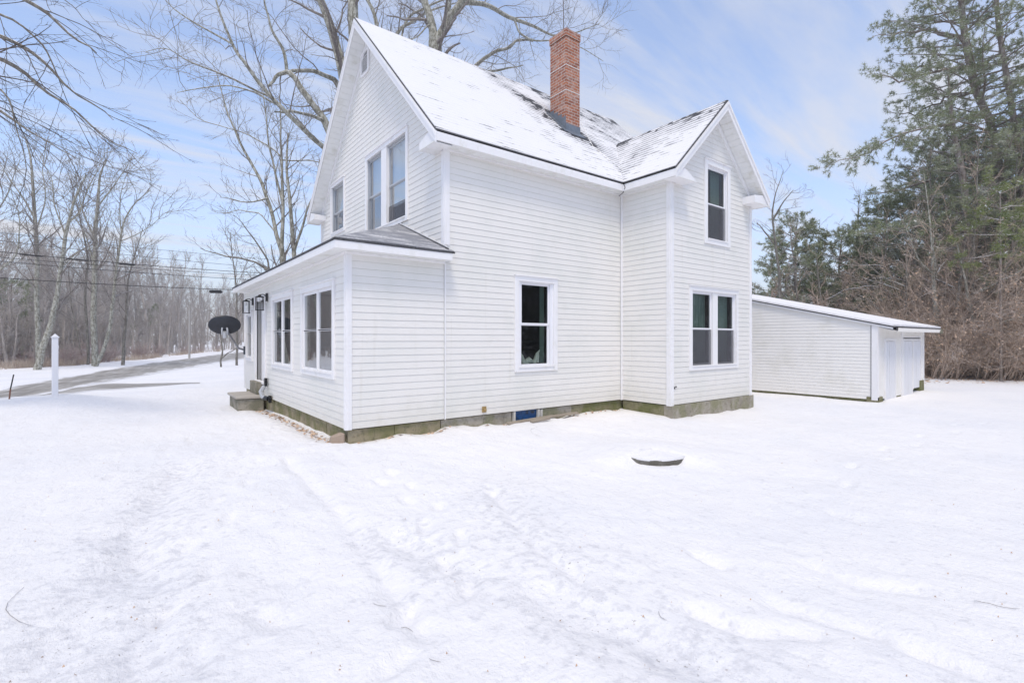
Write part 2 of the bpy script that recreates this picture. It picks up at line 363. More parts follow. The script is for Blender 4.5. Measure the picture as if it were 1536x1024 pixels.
def H(x, y, micro=True):
    x = np.atleast_1d(np.asarray(x, float)); y = np.atleast_1d(np.asarray(y, float))
    num = np.zeros_like(x); den = np.zeros_like(x)
    for cx, cy, cz in CP:
        wgt = 1/((x-cx)**2+(y-cy)**2+.6)**1.6; num += wgt*cz; den += wgt
    z = num/den
    r = np.hypot(x-CC[0], y-CC[1])
    far = np.clip((r-40)/160, 0, 1); z = z*(1-far)+far*(-.3)
    wx, wy = x-3.20, y+3.38; wrd = np.hypot(wx, wy)+1e-6; fr_ = (wx*-CF[0]+wy*-CF[1])/wrd      # snow drifted against the back and sides of the well cover
    sd_ = np.clip((.86-fr_)/.26, 0, 1); sd_ = sd_*sd_*(3-2*sd_); z = z+.135*sd_*np.exp(-(wrd/.95)**3)
    dh = np.where((x > 0) & (x < 6.55), np.abs(y), np.where((x >= 6.55) & (x < 10.1), np.abs(y+1.4), 9.)); z = z+.075*vnoise(x*3.3, y*3.3, 31)*np.exp(-(dh/.3)**2)-.02*np.exp(-(dh/.15)**2)
    z = z+vnoise(x*.5, y*.5, 1)*.05+vnoise(x*1.3+5, y*1.1, 2)*.028
    if micro:
        m = np.clip(1-(r-9)/14, 0, 1)
        z = z+m*(vnoise(x*3.1, y*2.3, 3)*.026+vnoise(x*6.3, y*5.1, 4)*.016+vnoise(x*13, y*12, 5)*.010+vnoise(x*27, y*29, 6)*.006)
        for k_, (fx_, fy_, fa) in enumerate(FEET):
            c_, s_ = math.cos(fa), math.sin(fa); u_ = (x-fx_)*c_+(y-fy_)*s_; q_ = -(x-fx_)*s_+(y-fy_)*c_
            z = z-.034*np.exp(-((u_/.15)**2+(q_/.065)**2)**2)+.006*np.exp(-(((u_/.21)**2+(q_/.11)**2)-1)**2*6)
        for i, tr in enumerate(TRK):
            wob = .6+.8*(vnoise(x*1.7, y*1.7, 20+i)+.5)
            z = z-groove(x, y, tr, .16 if i < 4 else .07, (.046 if i < 4 else .040))*wob
        # footprints
    return z
def Hz(x, y): return float(H(x, y)[0])
def make_ground():
    n = 620; s = np.linspace(-1, 1, n); k = 6.6
    g = np.sinh(s*k)/np.sinh(k)*420
    X, Y = np.meshgrid(g+.2, g-4.6, indexing='ij')
    x, y = X.ravel(), Y.ravel(); z = H(x, y)
    # blown hollow along the foundation and under the porch steps
    z = z-np.exp(-((x+.12)/.22)**2)*((y > .2) & (y < 7.5))*.05
    v = np.stack([x, y, z], 1)
    i = np.arange(n*n).reshape(n, n); f = np.stack([i[:-1, :-1].ravel(), i[1:, :-1].ravel(), i[1:, 1:].ravel(), i[:-1, 1:].ravel()], 1)
    me = np_mesh('ground', v, [f], True)
    d = np.zeros_like(x)
    for i, tr in enumerate(TRK[:5]): d = np.maximum(d, groove(x, y, tr, .5, 1.0))
    d = np.maximum(d, np.exp(-((x+.25)/.35)**2)*((y > .2) & (y < 8))*1.1)
    rr = np.hypot(x-CC[0], y-CC[1])
    wd = (x-CC[0])*CF[0]+(y-CC[1])*CF[1]; wr = (x-CC[0])*CR[0]+(y-CC[1])*CR[1]
    d = np.maximum(d, np.clip((wd-19.5)/3, 0, 1)*(wr > 14)*.8)
    at_ = me.attributes.new('dirt', 'FLOAT', 'POINT'); at_.data.foreach_set('value', d.astype(np.float32))
    o = obj('ground', me, m_snow); o['kind'] = 'structure'
make_ground()
def strip(name, left, right, nl, nw, lift, mt, ends=False):
    """sheet between two polylines, laid just above the ground"""
    def rs(P, n):
        P = np.array(P); d = np.r_[0, np.cumsum(np.hypot(*np.diff(P, axis=0).T))]; tt = np.linspace(0, d[-1], n)
        return np.stack([np.interp(tt, d, P[:, 0]), np.interp(tt, d, P[:, 1])], 1), tt
    L, tl = rs(left, nl); Q, _ = rs(right, nl)
    u = np.linspace(0, 1, nw)
    P = L[:, None, :]*(1-u[None, :, None])+Q[:, None, :]*u[None, :, None]
    x, y = P[..., 0].ravel(), P[..., 1].ravel()
    uu = np.tile(u, nl)
    jit = vnoise(x*.9, y*.9, 9)*.9*(np.abs(uu-.5)*2)**4; dx = (Q-L); dn_ = np.repeat(dx/np.hypot(*dx.T)[:, None], nw, 0)
    x = x+dn_[:, 0]*jit; y = y+dn_[:, 1]*jit
    z = H(x, y)+lift
    i = np.arange(nl*nw).reshape(nl, nw); f = np.stack([i[:-1, :-1].ravel(), i[1:, :-1].ravel(), i[1:, 1:].ravel(), i[:-1, 1:].ravel()], 1)
    me = np_mesh(name, np.stack([x, y, z], 1), [f], True)
    uvl = me.uv_layers.new(name='UVMap'); tv = np.repeat(tl, nw)
    li = np.empty(len(me.loops), np.int32); me.loops.foreach_get('vertex_index', li)
    uvl.data.foreach_set('uv', np.stack([uu[li], tv[li]], 1).astype(np.float32).ravel())
    o = obj(name, me, mt); o['kind'] = 'structure'; return o
rl = [gp(-420,640,-.3), gp(-120,600,-.3), gp(0,584,-.3), gp(110,563,-.3), gp(220,545,-.3), gp(325,531.5,-.3), gp(395,525,-.3), gp(450,521.5,-.3)]
rr_ = [gp(-520,700,-.3), gp(-160,632,-.3), gp(0,607,-.3), gp(120,581,-.3), gp(205,565,-.3), gp(332,543,-.3), gp(440,530,-.3), gp(560,523,-.3)]
strip('road', rl, rr_, 220, 26, .012, m_road)
strip('driveway', [gp(60,588,-.3), gp(150,575.5,-.27), gp(230,573,-.25), gp(300,571,-.22)], [gp(40,600,-.3), gp(150,584,-.27), gp(230,579,-.25), gp(300,573.5,-.22)], 60, 8, .010, m_road)

# ------------------------------------------------------------------ the house
# long wall on y=0 (x 1.77..6.58), gable wall on x=1.77, porch front on x=0, cross wing face on y=-1.363
ZB, EXPO = 0.175, 0.1165
MX, WX0, WX1, WY, GY, PY = 1.77, 6.58, 10.03, -1.363, 7.2, 8.72
house = thing('house', 'white clapboard two-storey farmhouse with snowy steep roofs, cross gable wing and enclosed front porch', 'house', (0, 0, 0))

def siding(name, fr, profile, openings, parent, mt, expo=EXPO, z0=None, lip=.009, label=None, gap=.0020):
    """lapped boards over a wall; profile(z)->(s0,s1); openings (s0,s1,z0,z1) are cut out"""
    z0 = ZB if z0 is None else z0
    zt = profile(None); mb = MB(); brk = sorted(set([o[2] for o in openings]+[o[3] for o in openings]+profile('b')))
    z = z0; rg = random.Random(len(name)*7+int(zt*100))
    while z < zt-.005:
        z1 = min(z+expo, zt)
        cuts = [z]+[b for b in brk if z+.002 < b < z1-.002]+[z1]
        for a, b in zip(cuts[:-1], cuts[1:]):
            da = lip*(1-(a-z)/expo); db = lip*(1-(b-z)/expo)+.001; mid = (a+b)/2
            sa, sb = profile(a), profile(b)
            if sa[1]-sa[0] < .01 and sb[1]-sb[0] < .01: continue
            holes = sorted([(o[0], o[1]) for o in openings if o[2] < mid < o[3]])
            segs = []; cur = None
            l = 'L'
            for h in holes: segs.append((l, h[0])); l = h[1]
            segs.append((l, 'R'))
            for (u, v) in segs:
                ua = sa[0] if u == 'L' else u; ub = sb[0] if u == 'L' else u
                va = sa[1] if v == 'R' else v; vb = sb[1] if v == 'R' else v
                if va-ua < .003 and vb-ub < .003: continue
                va = max(va, ua); vb = max(vb, ub)
                if b == z1 and b-a > gap*1.5 and z1 < zt-.001:
                    k_ = 1-gap/(b-a); uc, vc = ua+(ub-ua)*k_, va+(vb-va)*k_; c_ = b-gap; dc = da+(db-da)*k_
                    mb.poly([fr.p(ua, a, da), fr.p(va, a, da), fr.p(vc, c_, dc), fr.p(uc, c_, dc)])
                    mb.poly([fr.p(uc, c_, dc), fr.p(vc, c_, dc), fr.p(vc, c_, -.014), fr.p(uc, c_, -.014)])
                    mb.poly([fr.p(uc, c_, -.014), fr.p(vc, c_, -.014), fr.p(vb, b, -.014), fr.p(ub, b, -.014)])
                else: mb.poly([fr.p(ua, a, da), fr.p(va, a, da), fr.p(vb, b, db), fr.p(ub, b, db)])
                if a == z: mb.poly([fr.p(ua, a, -.014), fr.p(va, a, -.014), fr.p(va, a, da), fr.p(ua, a, da)])
        z += expo
    o = mb.build(name, mt, parent, label, merge=False); return o
def rect_profile(s0, s1, zt):
    def f(z):
        if z is None: return zt
        if z == 'b': return []
        return (s0, s1)
    return f
def gable_profile(s0, s1, ze, slope):
    zt = ze+(s1-s0)/2*slope
    def f(z):
        if z is None: return zt
        if z == 'b': return [ze]
        k = max(0, z-ze)/slope; return (s0+k, max(s1-k, s0+k))
    return f

F_MAIN = Fr((0, 0, 0), (1, 0, 0), (0, -1, 0))            # s = x
F_WING = Fr((0, WY, 0), (1, 0, 0), (0, -1, 0))
F_GAB = Fr((MX, 0, 0), (0, 1, 0), (-1, 0, 0))            # s = y
F_PORCH = Fr((0, 0, 0), (0, 1, 0), (-1, 0, 0))
F_WSIDE = Fr((WX0, 0, 0), (0, 1, 0), (-1, 0, 0))
F_EAST = Fr((WX1, 0, 0), (0, 1, 0), (1, 0, 0))
F_BACK = Fr((0, GY, 0), (1, 0, 0), (0, 1, 0))

m_glass = mat('glass', (.03, .035, .04), .02); t = m_glass.node_tree
t.nodes.clear(); go = N(t, 'ShaderNodeOutputMaterial'); gt = N(t, 'ShaderNodeBsdfTransparent'); gt.inputs[0].default_value = (.80, .85, .85, 1)
gg = N(t, 'ShaderNodeBsdfGlossy'); gg.inputs['Roughness'].default_value = .015; gg.inputs['Color'].default_value = (.82, .83, .85, 1)
fz = N(t, 'ShaderNodeFresnel'); fz.inputs['IOR'].default_value = 1.5
gm = N(t, 'ShaderNodeMixShader'); t.links.new(M_(t, 'MINIMUM', M_(t, 'MULTIPLY', fz.outputs[0], 1.0), .5), gm.inputs[0]); t.links.new(gt.outputs[0], gm.inputs[1]); t.links.new(gg.outputs[0], gm.inputs[2]); t.links.new(gm.outputs[0], go.inputs[0])
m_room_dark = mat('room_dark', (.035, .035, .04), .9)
m_room_mid = mat('room_panelling', (.25, .245, .235), .85); t = m_room_mid.node_tree
wv = N(t, 'ShaderNodeTexWave'); wv.inputs['Scale'].default_value = 3; wv.inputs['Distortion'].default_value = .6; cc = N(t, 'ShaderNodeTexCoord'); t.links.new(cc.outputs['Object'], wv.inputs['Vector'])
setc(m_room_mid, mixc(t, wv.outputs['Fac'], (.36, .36, .35), (.60, .59, .56)))
m_screen = mat('insect_screen', (.085, .085, .095), .8); t = m_screen.node_tree
setc(m_screen, mixc(t, noise(t, 3, 4, .6), (.06, .06, .07), (.11, .11, .125)))
so = [n for n in t.nodes if n.type == 'OUTPUT_MATERIAL'][0]; tr_ = N(t, 'ShaderNodeBsdfTransparent'); sm = N(t, 'ShaderNodeMixShader'); sm.inputs[0].default_value = .68
t.links.new(tr_.outputs[0], sm.inputs[1]); t.links.new(bsdf(m_screen).outputs[0], sm.inputs[2]); t.links.new(sm.outputs[0], so.inputs[0])
m_blind = mat('blind', (.56, .57, .58), .7)
m_curtain = mat('curtain_green', (.16, .25, .19), .8); t = m_curtain.node_tree
setc(m_curtain, mixc(t, noise(t, 2, 5, .6, stretch=(6, 6, .4)), (.09, .145, .125), (.20, .28, .24)))
m_curtain_pale = mat('curtain_pale', (.42, .42, .38), .8)
m_black = mat('black_metal', (.015, .015, .017), .35, .3)
m_plant = mat('houseplant', (.05, .10, .06), .6)

def window(fr, s0, s1, z0, z1, sashes, parent=house, cas=.10, rec=.07, room=m_room_dark, room_d=.7, blind=None, screen=None, curtain=None, mid=None, head=True, label=None, slider=False, extra=None, sashm=None, flush=0):
    """casing s0..s1,z0..z1; sashes = list of (a,b) along s, inside the casing; each split at height mid"""
    sashm = sashm or m_frame
    mb = MB(); d1 = .038
    fr.box(mb, s0, s0+cas, z0, z1-cas, -.01, d1); fr.box(mb, s1-cas, s1, z0, z1-cas, -.01, d1)
    fr.box(mb, s0, s1, z1-cas, z1, -.01, d1+.003)
    if head: fr.box(mb, s0-.015, s1+.015, z1, z1+.022, -.01, d1+.03)
    fr.box(mb, s0+cas, s1-cas, z0, z0+cas*.85, -.01, d1-.004)
    wn = mb.build('window', m_trim, parent, label, bevel=.003)
    a0, a1, b0, b1 = s0+cas, s1-cas, z0+cas*.85, z1-cas
    fm = MB(); g = MB(); sc_ = MB(); bl = MB(); rm = MB(); sl = MB(); cu = MB(); mu = MB()
    # mullions between sashes
    xs = sorted(sashes)
    for (p, q) in zip(xs[:-1], xs[1:]): fr.box(mu, p[1], q[0], b0+.026, b1, -.05, .012 if sashm is m_frame else .03)
    fr.box(fm, a0, xs[0][0], b0, b1, -rec, -.002); fr.box(fm, xs[-1][1], a1, b0, b1, -rec, -.002)
    fr.box(fm, xs[0][0], xs[-1][1], b1-.022, b1, -rec, -.004)
    fr.box(sl, a0, a1, b0, b0+.025, -rec, .052)
    zm = mid if mid is not None else (b0+b1)/2
    for k, (p, q) in enumerate(xs):
        r = .038 if not slider else .028
        for (za, zb, dd) in ((zm, b1-.022, -.035+flush), (b0+.025, zm+.02, -.055 if not slider else -.035+flush)):
            fr.box(fm, p, p+r, za, zb, dd-.025, dd); fr.box(fm, q-r, q, za, zb, dd-.025, dd)
            fr.box(fm, p+r, q-r, za, za+r, dd-.025, dd); fr.box(fm, p+r, q-r, zb-r, zb, dd-.025, dd)
            gl_ = [fr.p(p+r, za+r, dd-.012), fr.p(q-r, za+r, dd-.012), fr.p(q-r, zb-r, dd-.012), fr.p(p+r, zb-r, dd-.012)]
            g.poly(gl_)
        if screen and k in screen:
            za, zb = screen[k]
            sc_.poly([fr.p(p+r*.6, za, -.022), fr.p(q-r*.6, za, -.022), fr.p(q-r*.6, zb, -.022), fr.p(p+r*.6, zb, -.022)])
        if blind and k in blind:
            za, zb = blind[k]
            fr.box(bl, p+.02, q-.02, za, zb, -.14, -.13)
        if curtain and k in curtain:
            for (ca, cb) in curtain[k]:
                n_ = 9
                for i in range(n_):
                    u0, u1 = ca+(cb-ca)*i/n_, ca+(cb-ca)*(i+1)/n_; e0, e1 = (.03 if i % 2 else 0), (0 if i % 2 else .03)
                    cu.poly([fr.p(u0, b0, -.22+e0), fr.p(u1, b0, -.22+e1), fr.p(u1, b1, -.22+e1), fr.p(u0, b1, -.22+e0)])
    # the room behind
    e = .0
    P = lambda a, z, d: fr.p(a, z, d)
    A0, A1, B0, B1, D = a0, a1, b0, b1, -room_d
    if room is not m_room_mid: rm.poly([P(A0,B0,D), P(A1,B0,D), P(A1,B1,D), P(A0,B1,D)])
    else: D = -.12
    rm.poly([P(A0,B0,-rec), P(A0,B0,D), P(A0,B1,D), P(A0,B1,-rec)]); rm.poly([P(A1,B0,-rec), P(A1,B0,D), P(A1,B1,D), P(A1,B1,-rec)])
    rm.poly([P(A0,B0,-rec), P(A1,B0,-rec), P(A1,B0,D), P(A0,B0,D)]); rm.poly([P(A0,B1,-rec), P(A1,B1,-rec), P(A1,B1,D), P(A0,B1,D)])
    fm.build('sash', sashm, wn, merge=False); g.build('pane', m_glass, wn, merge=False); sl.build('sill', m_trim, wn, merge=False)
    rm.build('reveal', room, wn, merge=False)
    if mu.v: mu.build('mullion', m_trim, wn, merge=False)
    if sc_.v: sc_.build('screen', m_screen, wn, merge=False)
    if bl.v: bl.build('blind', m_blind, wn, merge=False)
    if cu.v: cu.build('curtain', m_curtain if room is m_room_dark else m_curtain_pale, wn, merge=False)
    return wn

# windows: (frame, casing s0,s1,z0,z1) ------------------------------------------------
W = {}
W['main'] = (3.35, 4.49, .95, 2.87); W['low'] = (7.26, 9.36, .90, 2.81); W['up'] = (7.86, 8.98, 3.84, 5.80)
W['g1'] = (5.18, 6.29, 4.45, 5.86); W['g2'] = (1.45, 3.72, 4.02, 5.92)
W['p1'] = (.53, 2.55, .93, 2.60); W['p2'] = (3.21, 5.12, .93, 2.62); W['p3'] = (7.50, 8.42, .99, 2.40); W['door'] = (5.78, 7.12, .52, 2.72)
W['cellar'] = (3.33, 4.10, -.06, .16)
wn = window(F_MAIN, *W['main'], [(3.53, 4.31)], mid=1.90, rec=.10, room_d=1.2, curtain={0: [(4.20, 4.30)]}, label='tall window with white stuffed plant tips behind the lower pane')
pl = MB()
for (x, z, a, L) in ((3.72, 1.10, -.35, .22), (3.80, 1.08, -.1, .12), (4.0, 1.10, .5, .28), (4.07, 1.12, .25, .2)):
    pl.tube([(x, .16, z), (x+math.sin(a)*L*.6, .16, z+L*.7), (x+math.sin(a)*L*1.1, .15, z+L)], [.05, .035, .006], 6)
pl.tube([(3.72, .2, 1.13), (3.87, .17, 1.17), (4.02, .2, 1.13)], [.02, .07, .02], 8)
pl.build('indoor_plant', mat('pale_leaf', (.42, .46, .40), .7), wn, merge=False)
window(F_WING, *W['low'], [(7.40, 8.22), (8.44, 9.24)], mid=1.83, screen={0: (1.0, 1.83), 1: (1.0, 1.83)}, curtain={0: [(7.72, 8.22)], 1: [(8.74, 9.22)]}, rec=.06, room_d=1.2)
window(F_WING, *W['up'], [(8.0, 8.84)], mid=4.78, screen={0: (3.95, 4.78)}, room_d=1.0, rec=.06, cas=.12, curtain={0: [(8.5, 8.84)]})
window(F_GAB, *W['g1'], [(5.27, 6.20)], cas=.07, mid=5.05, blind={0: (5.10, 5.8)}, sashm=m_alum, rec=.05)
window(F_GAB, *W['g2'], [(1.56, 2.50), (2.78, 3.64)], cas=.09, mid=4.93, blind={0: (4.50, 5.85), 1: (4.93, 5.85)}, screen={0: (4.12, 4.50)}, sashm=m_alum, rec=.05)
window(F_PORCH, *W['p1'], [(.64, 1.50), (1.56, 2.44)], mid=1.76, room=m_room_mid, screen={0: (1.02, 1.76)}, slider=True, rec=.05, flush=.03)
window(F_PORCH, *W['p2'], [(3.31, 4.15), (4.20, 5.02)], mid=1.78, room=m_room_mid, screen={1: (1.02, 1.78)}, slider=True, rec=.05, flush=.03)
window(F_PORCH, *W['p3'], [(7.60, 8.32)], mid=1.76, room=m_room_mid, slider=True, rec=.05, flush=.03)
mb = MB(); a_ = (.12, 1.72, .12, 8.6, .25, 2.95)
for q in ([(1.72,.12,.25),(1.72,8.6,.25),(1.72,8.6,2.95),(1.72,.12,2.95)], [(.12,.12,.25),(1.72,.12,.25),(1.72,.12,2.95),(.12,.12,2.95)], [(.12,8.6,.25),(1.72,8.6,.25),(1.72,8.6,2.95),(.12,8.6,2.95)], [(.12,.12,.25),(1.72,.12,.25),(1.72,8.6,.25),(.12,8.6,.25)], [(.12,.12,2.95),(1.72,.12,2.95),(1.72,8.6,2.95),(.12,8.6,2.95)]): mb.poly(q)
for yy_ in (1.9, 4.6, 6.6): mb.box(1.5, 1.7, yy_, yy_+.5, .3, 1.3)
mb.build('porch_room', m_room_mid, house, merge=False)
# door
mb = MB(); s0, s1, z0, z1 = W['door']
F_PORCH.box(mb, s0, s0+.11, z0, z1-.11, -.01, .04); F_PORCH.box(mb, s1-.11, s1, z0, z1-.11, -.01, .04); F_PORCH.box(mb, s0, s1, z1-.11, z1, -.01, .043)
F_PORCH.box(mb, s0, s1, z0-.05, z0, -.06, .06)
dr = mb.build('door', m_trim, house, bevel=.003)
mb = MB(); F_PORCH.box(mb, s0+.11, s1-.11, z0, z1-.11, -.16, -.11)
for (a, b) in ((.45, 1.1), (1.3, 2.45)):
    for q in ((s0+.24, a, b), ):
        F_PORCH.box(mb, s0+.26, s1-.26, a, b, -.11, -.10)
mb.build('door_leaf', m_trim, dr)
mb = MB(); F_PORCH.box(mb, s1-.16, s1-.112, z0, z1-.11, -.11, -.03); mb.build('weather_gap', m_groove, dr)
mb = MB(); mb.tube([F_PORCH.p(s0+.2, 1.25, -.11), F_PORCH.p(s0+.2, 1.25, -.04)], .03, 8); mb.build('handle', m_alum, dr)

sl = 1.0
op = lambda *ks: [W[k] for k in ks]
ZS = 5.03
siding('wall', F_PORCH, rect_profile(0, PY, 3.0), op('p1', 'p2', 'p3', 'door'), house, m_siding)
siding('wall', F_MAIN, rect_profile(0, MX, 3.0), [], house, m_siding)
siding('wall', F_MAIN, rect_profile(MX, WX0, ZS), op('main'), house, m_siding)
siding('wall', F_WSIDE, rect_profile(WY, 0, ZS), [], house, m_siding)
siding('wall', F_WING, gable_profile(WX0, WX1, 5.43, .97), op('low', 'up'), house, m_siding)
def gab(z):
    base = gable_profile(0, GY+.05, 5.46, 1.0)
    return base(z)
siding('wall', F_GAB, gab, [(W['g1']), (W['g2']), (0, 7.3, 0, 3.02)], house, m_siding)
siding('wall', F_EAST, rect_profile(WY, GY, 5.4), [], house, m_siding)
siding('wall', F_BACK, rect_profile(MX, WX1, 5.4), [], house, m_siding)
siding('wall', Fr((0, PY, 0), (1, 0, 0), (0, 1, 0)), rect_profile(0, MX, 3.0), [], house, m_siding)
E2 = Fr((WX1, 0, 0), (0, 1, 0), (1, 0, 0))
siding('wall', E2, gable_profile(0, GY+.05, 5.46, 1.0), [], house, m_siding, z0=5.4)

# corner boards
def corner(x, y, sx, sy, z0, z1, wd=.075, th=.022):
    mb = MB()
    mb.box(*sorted((x+sx*th, x-sx*wd)), *sorted((y, y+sy*th)), z0, z1)
    mb.box(*sorted((x, x+sx*th)), *sorted((y-sy*wd, y-.001*sy)), z0, z1)
    # vinyl ribs
    mb.box(*sorted((x-sx*.012, x-sx*.03)), *sorted((y+sy*th, y+sy*(th+.006))), z0+.001, z1-.001)
    mb.box(*sorted((x+sx*th, x+sx*(th+.006))), *sorted((y-sy*.012, y-sy*.03)), z0+.001, z1-.001)
    return mb.build('corner_trim', m_trim, house, merge=False)
corner(0, 0, -1, -1, ZB-.01, 2.949); corner(MX, 0, -1, -1, 3.30, ZS-.036, .092); corner(WX0, WY, -1, -1, ZB-.02, ZS-.036, .092); corner(WX1, WY, 1, -1, ZB-.02, ZS-.036, .085)
corner(0, PY, -1, 1, ZB, 3.0); corner(WX1, GY, 1, 1, ZB, 5.2); corner(MX, GY, -1, 1, 3.2, 5.2)
mb = MB(); mb.box(MX-.012, MX+.014, -.022, 0, ZB-.01, 2.96); mb.build('joint_strip', m_trim, house)
mb = MB(); mb.box(MX-.020, MX-.0125, -.018, 0, ZB, 2.96); mb.build('joint_gap', m_gapgrey, house)
mb = MB(); mb.box(WX0-.045, WX0, -.03, .0, ZB-.01, ZS); mb.box(WX0-.03, WX0, -.045, -.03, ZB-.01, ZS); mb.build('inner_corner_trim', m_trim, house)
mb = MB(); mb.box(WX0-.053, WX0-.046, -.02, 0, ZB, ZS); mb.build('inner_corner_gap', m_gapgrey, house)

# eaves: fascia board and flat soffit ------------------------------------------------
def eave_box(x0, x1, y0, y1, zt, axis):
    """fascia at the outer edge plus soffit; axis 'x': runs along x with outer edge y0; axis 'y': runs along y, outer edge x0"""
    mb = MB(); ms = MB()
    if axis == 'x':
        mb.box(x0, x1, y0, y0+.02, ZS-.015, zt); ms.box(x0, x1, y0+.02, y1, ZS-.004, ZS+.008)
    else:
        mb.box(x0, x0+.02, y0, y1, ZS-.015, zt); ms.box(x0+.02, x1, y0, y1, ZS-.004, ZS+.008)
    mb.build('fascia', m_trim, house, merge=False); ms.build('soffit', m_soffit, house, merge=False)
eave_box(1.44, 6.30, -.29, 0, 5.165, 'x')
eave_box(6.30, WX0, -1.69, -.29, 5.165, 'y')
mb = MB(); mb.box(6.301, WX0, -.289, 0, ZS-.003, ZS+.009); mb.build('soffit', m_soffit, house)
# frieze under the soffits
mb = MB(); mb.box(MX-.036, WX0, -.036, 0, ZS-.035, ZS-.005); mb.box(WX0-.036, WX0, WY-.036, -.0365, ZS-.035, ZS-.005); mb.build('frieze', m_trim, house, merge=False)

# main gable rake: roof overhangs the wall from x=1.42
RZ = lambda y: 5.2+(y+.3)                         # top of the main front slope
YR = 3.57; ZR = RZ(YR)
RZb = lambda y: ZR-(y-YR)
def rake(pts_lo, pts_hi, n, off, hgt, name='fascia', mt=m_trim, th=.022):
    """board hanging below the slope edge between two points; n is its outward push"""
    mb = MB(); a, b = Vector(pts_lo), Vector(pts_hi)
    mb.prism([a, b, b-Vector((0, 0, hgt)), a-Vector((0, 0, hgt))], Vector(n)*th); return mb.build(name, mt, house)
rake((1.44, -.30, 5.165), (1.44, YR, ZR-.035), (-1, 0, 0), 0, .20); rake((1.44, 7.44, 5.165), (1.44, YR, ZR-.035), (-1, 0, 0), 0, .20)
rake((1.425-.0, -.29, 5.155), (1.425, YR, ZR-.035), (-1, 0, 0), 0, .07, 'crown_trim'); rake((1.425, 7.43, 5.155), (1.425, YR, ZR-.035), (-1, 0, 0), 0, .07, 'crown_trim')
# rake soffits with their cross grooves
def rake_soffit(x0, x1, ya, za, yb, zb, horizontal='x'):
    """underside strip of an overhang, between (ya,za) and (yb,zb), with seams across it"""
    mb = MB(); L = math.hypot(yb-ya, zb-za); n = max(2, int(L/.15)); g = .008
    for i in range(n):
        t0 = i/n+g/L/2; t1 = (i+1)/n-g/L/2
        P = []
        for (tt) in (t0, t1): P.append((ya+(yb-ya)*tt, za+(zb-za)*tt))
        if horizontal == 'x':
            q = [(x0, P[0][0], P[0][1]), (x1, P[0][0], P[0][1]), (x1, P[1][0], P[1][1]), (x0, P[1][0], P[1][1])]
        else:
            q = [(P[0][0], x0, P[0][1]), (P[0][0], x1, P[0][1]), (P[1][0], x1, P[1][1]), (P[1][0], x0, P[1][1])]
        mb.prism(q, (0, 0, .012))
    s = mb.build('soffit', m_soffit, house, merge=False)
    mb = MB()
    if horizontal == 'x': q = [(x0, ya, za+.014), (x1, ya, za+.014), (x1, yb, zb+.014), (x0, yb, zb+.014)]
    else: q = [(ya, x0, za+.014), (ya, x1, za+.014), (yb, x1, zb+.014), (yb, x0, zb+.014)]
    mb.poly(q); mb.build('soffit_seam', m_groove, house, merge=False)
rake_soffit(1.445, MX, -.28, 5.165-.19, YR, ZR-.225); rake_soffit(1.445, MX, 7.42, 5.165-.19, YR, ZR-.225)
# rake frieze boards on the wall
mb = MB()
for (ya, yb) in ((0, YR), (7.2, YR)):
    za = (RZ(ya) if ya < YR else RZb(ya))-.235
    mb.prism([(MX-.0, ya, za), (MX, yb, ZR-.235), (MX, yb, ZR-.235-.14), (MX, ya, za-.14)], (-.03, 0, 0))
mb.build('rake_board', m_trim, house, merge=False)
# eave returns (boxed ends)
def ret(pts, push):
    mb = MB(); mb.prism(pts, push); return mb.build('eave_return', m_trim, house)
x = 1.447
ret([(x, -.272, 5.012), (x, .36, 5.012), (x, .36, 5.15), (x, .0, 5.25), (x, -.272, 4.99+.05)], (MX-x, 0, 0))
ret([(x, 7.42, 5.012), (x, 6.80, 5.012), (x, 6.80, 5.15), (x, 7.14, 5.25), (x, 7.42, 5.04)], (MX-x, 0, 0))
for ya, yb in ((-.285, .38), (6.78, 7.41)):
    mb = MB(); mb.box(x-.02, x-.0005, ya, yb, 5.0, 5.02); mb.build('return_drip', m_soffit, house, merge=False)

# cross wing gable, ridge x=8.305
WR = 8.305; WZ = lambda xx: 7.16-.97*abs(xx-WR)
yo = -1.69
for sgn in (-1, 1):
    xe = WR+sgn*2.015
    rake((xe, yo, WZ(xe)-.035), (WR, yo, WZ(WR)-.035), (0, -1, 0), 0, .20)
    rake((xe, yo-.022, WZ(xe)-.04), (WR, yo-.022, WZ(WR)-.036), (0, -1, 0), 0, .07, 'crown_trim')
    rake_soffit(yo+.004, WY, xe-sgn*.02, WZ(xe-sgn*.02)-.225, WR, WZ(WR)-.225, 'y')
mb = MB()
for sgn in (-1, 1):
    xa = WR+sgn*1.725
    mb.prism([(xa, WY, WZ(xa)-.235), (WR, WY, WZ(WR)-.235), (WR, WY, WZ(WR)-.375), (xa, WY, WZ(xa)-.375)], (0, -.03, 0))
mb.build('rake_board', m_trim, house, merge=False)
yy = yo+.006
ret([(6.317, yy, 5.012), (7.02, yy, 5.012), (7.02, yy, 5.06), (6.62, yy, 5.24), (6.317, yy, 5.04)], (0, WY-yy, 0))
ret([(10.303, yy, 5.012), (9.60, yy, 5.012), (9.60, yy, 5.19), (10.0, yy, 5.24), (10.303, yy, 5.04)], (0, WY-yy, 0))
for xa, xb in ((6.325, 7.04), (9.58, 10.29)):
    mb = MB(); mb.box(xa, xb, yy-.02, yy-.0005, 5.0, 5.02); mb.build('return_drip', m_soffit, house, merge=False)
mb = MB(); mb.box(WX1, 10.32, yo, GY+.2, ZS-.004, ZS+.008); mb.build('soffit', m_soffit, house)
mb = MB(); mb.box(10.30, 10.32, yo, .0, ZS-.015, 5.165); mb.build('fascia', m_trim, house)
mb = MB(); mb.box(1.44, 10.34, GY, 7.42, ZS-.004, ZS+.008); mb.box(1.44, 10.34, 7.421, 7.44, ZS-.015, 5.165); mb.build('soffit', m_soffit, house, merge=False)

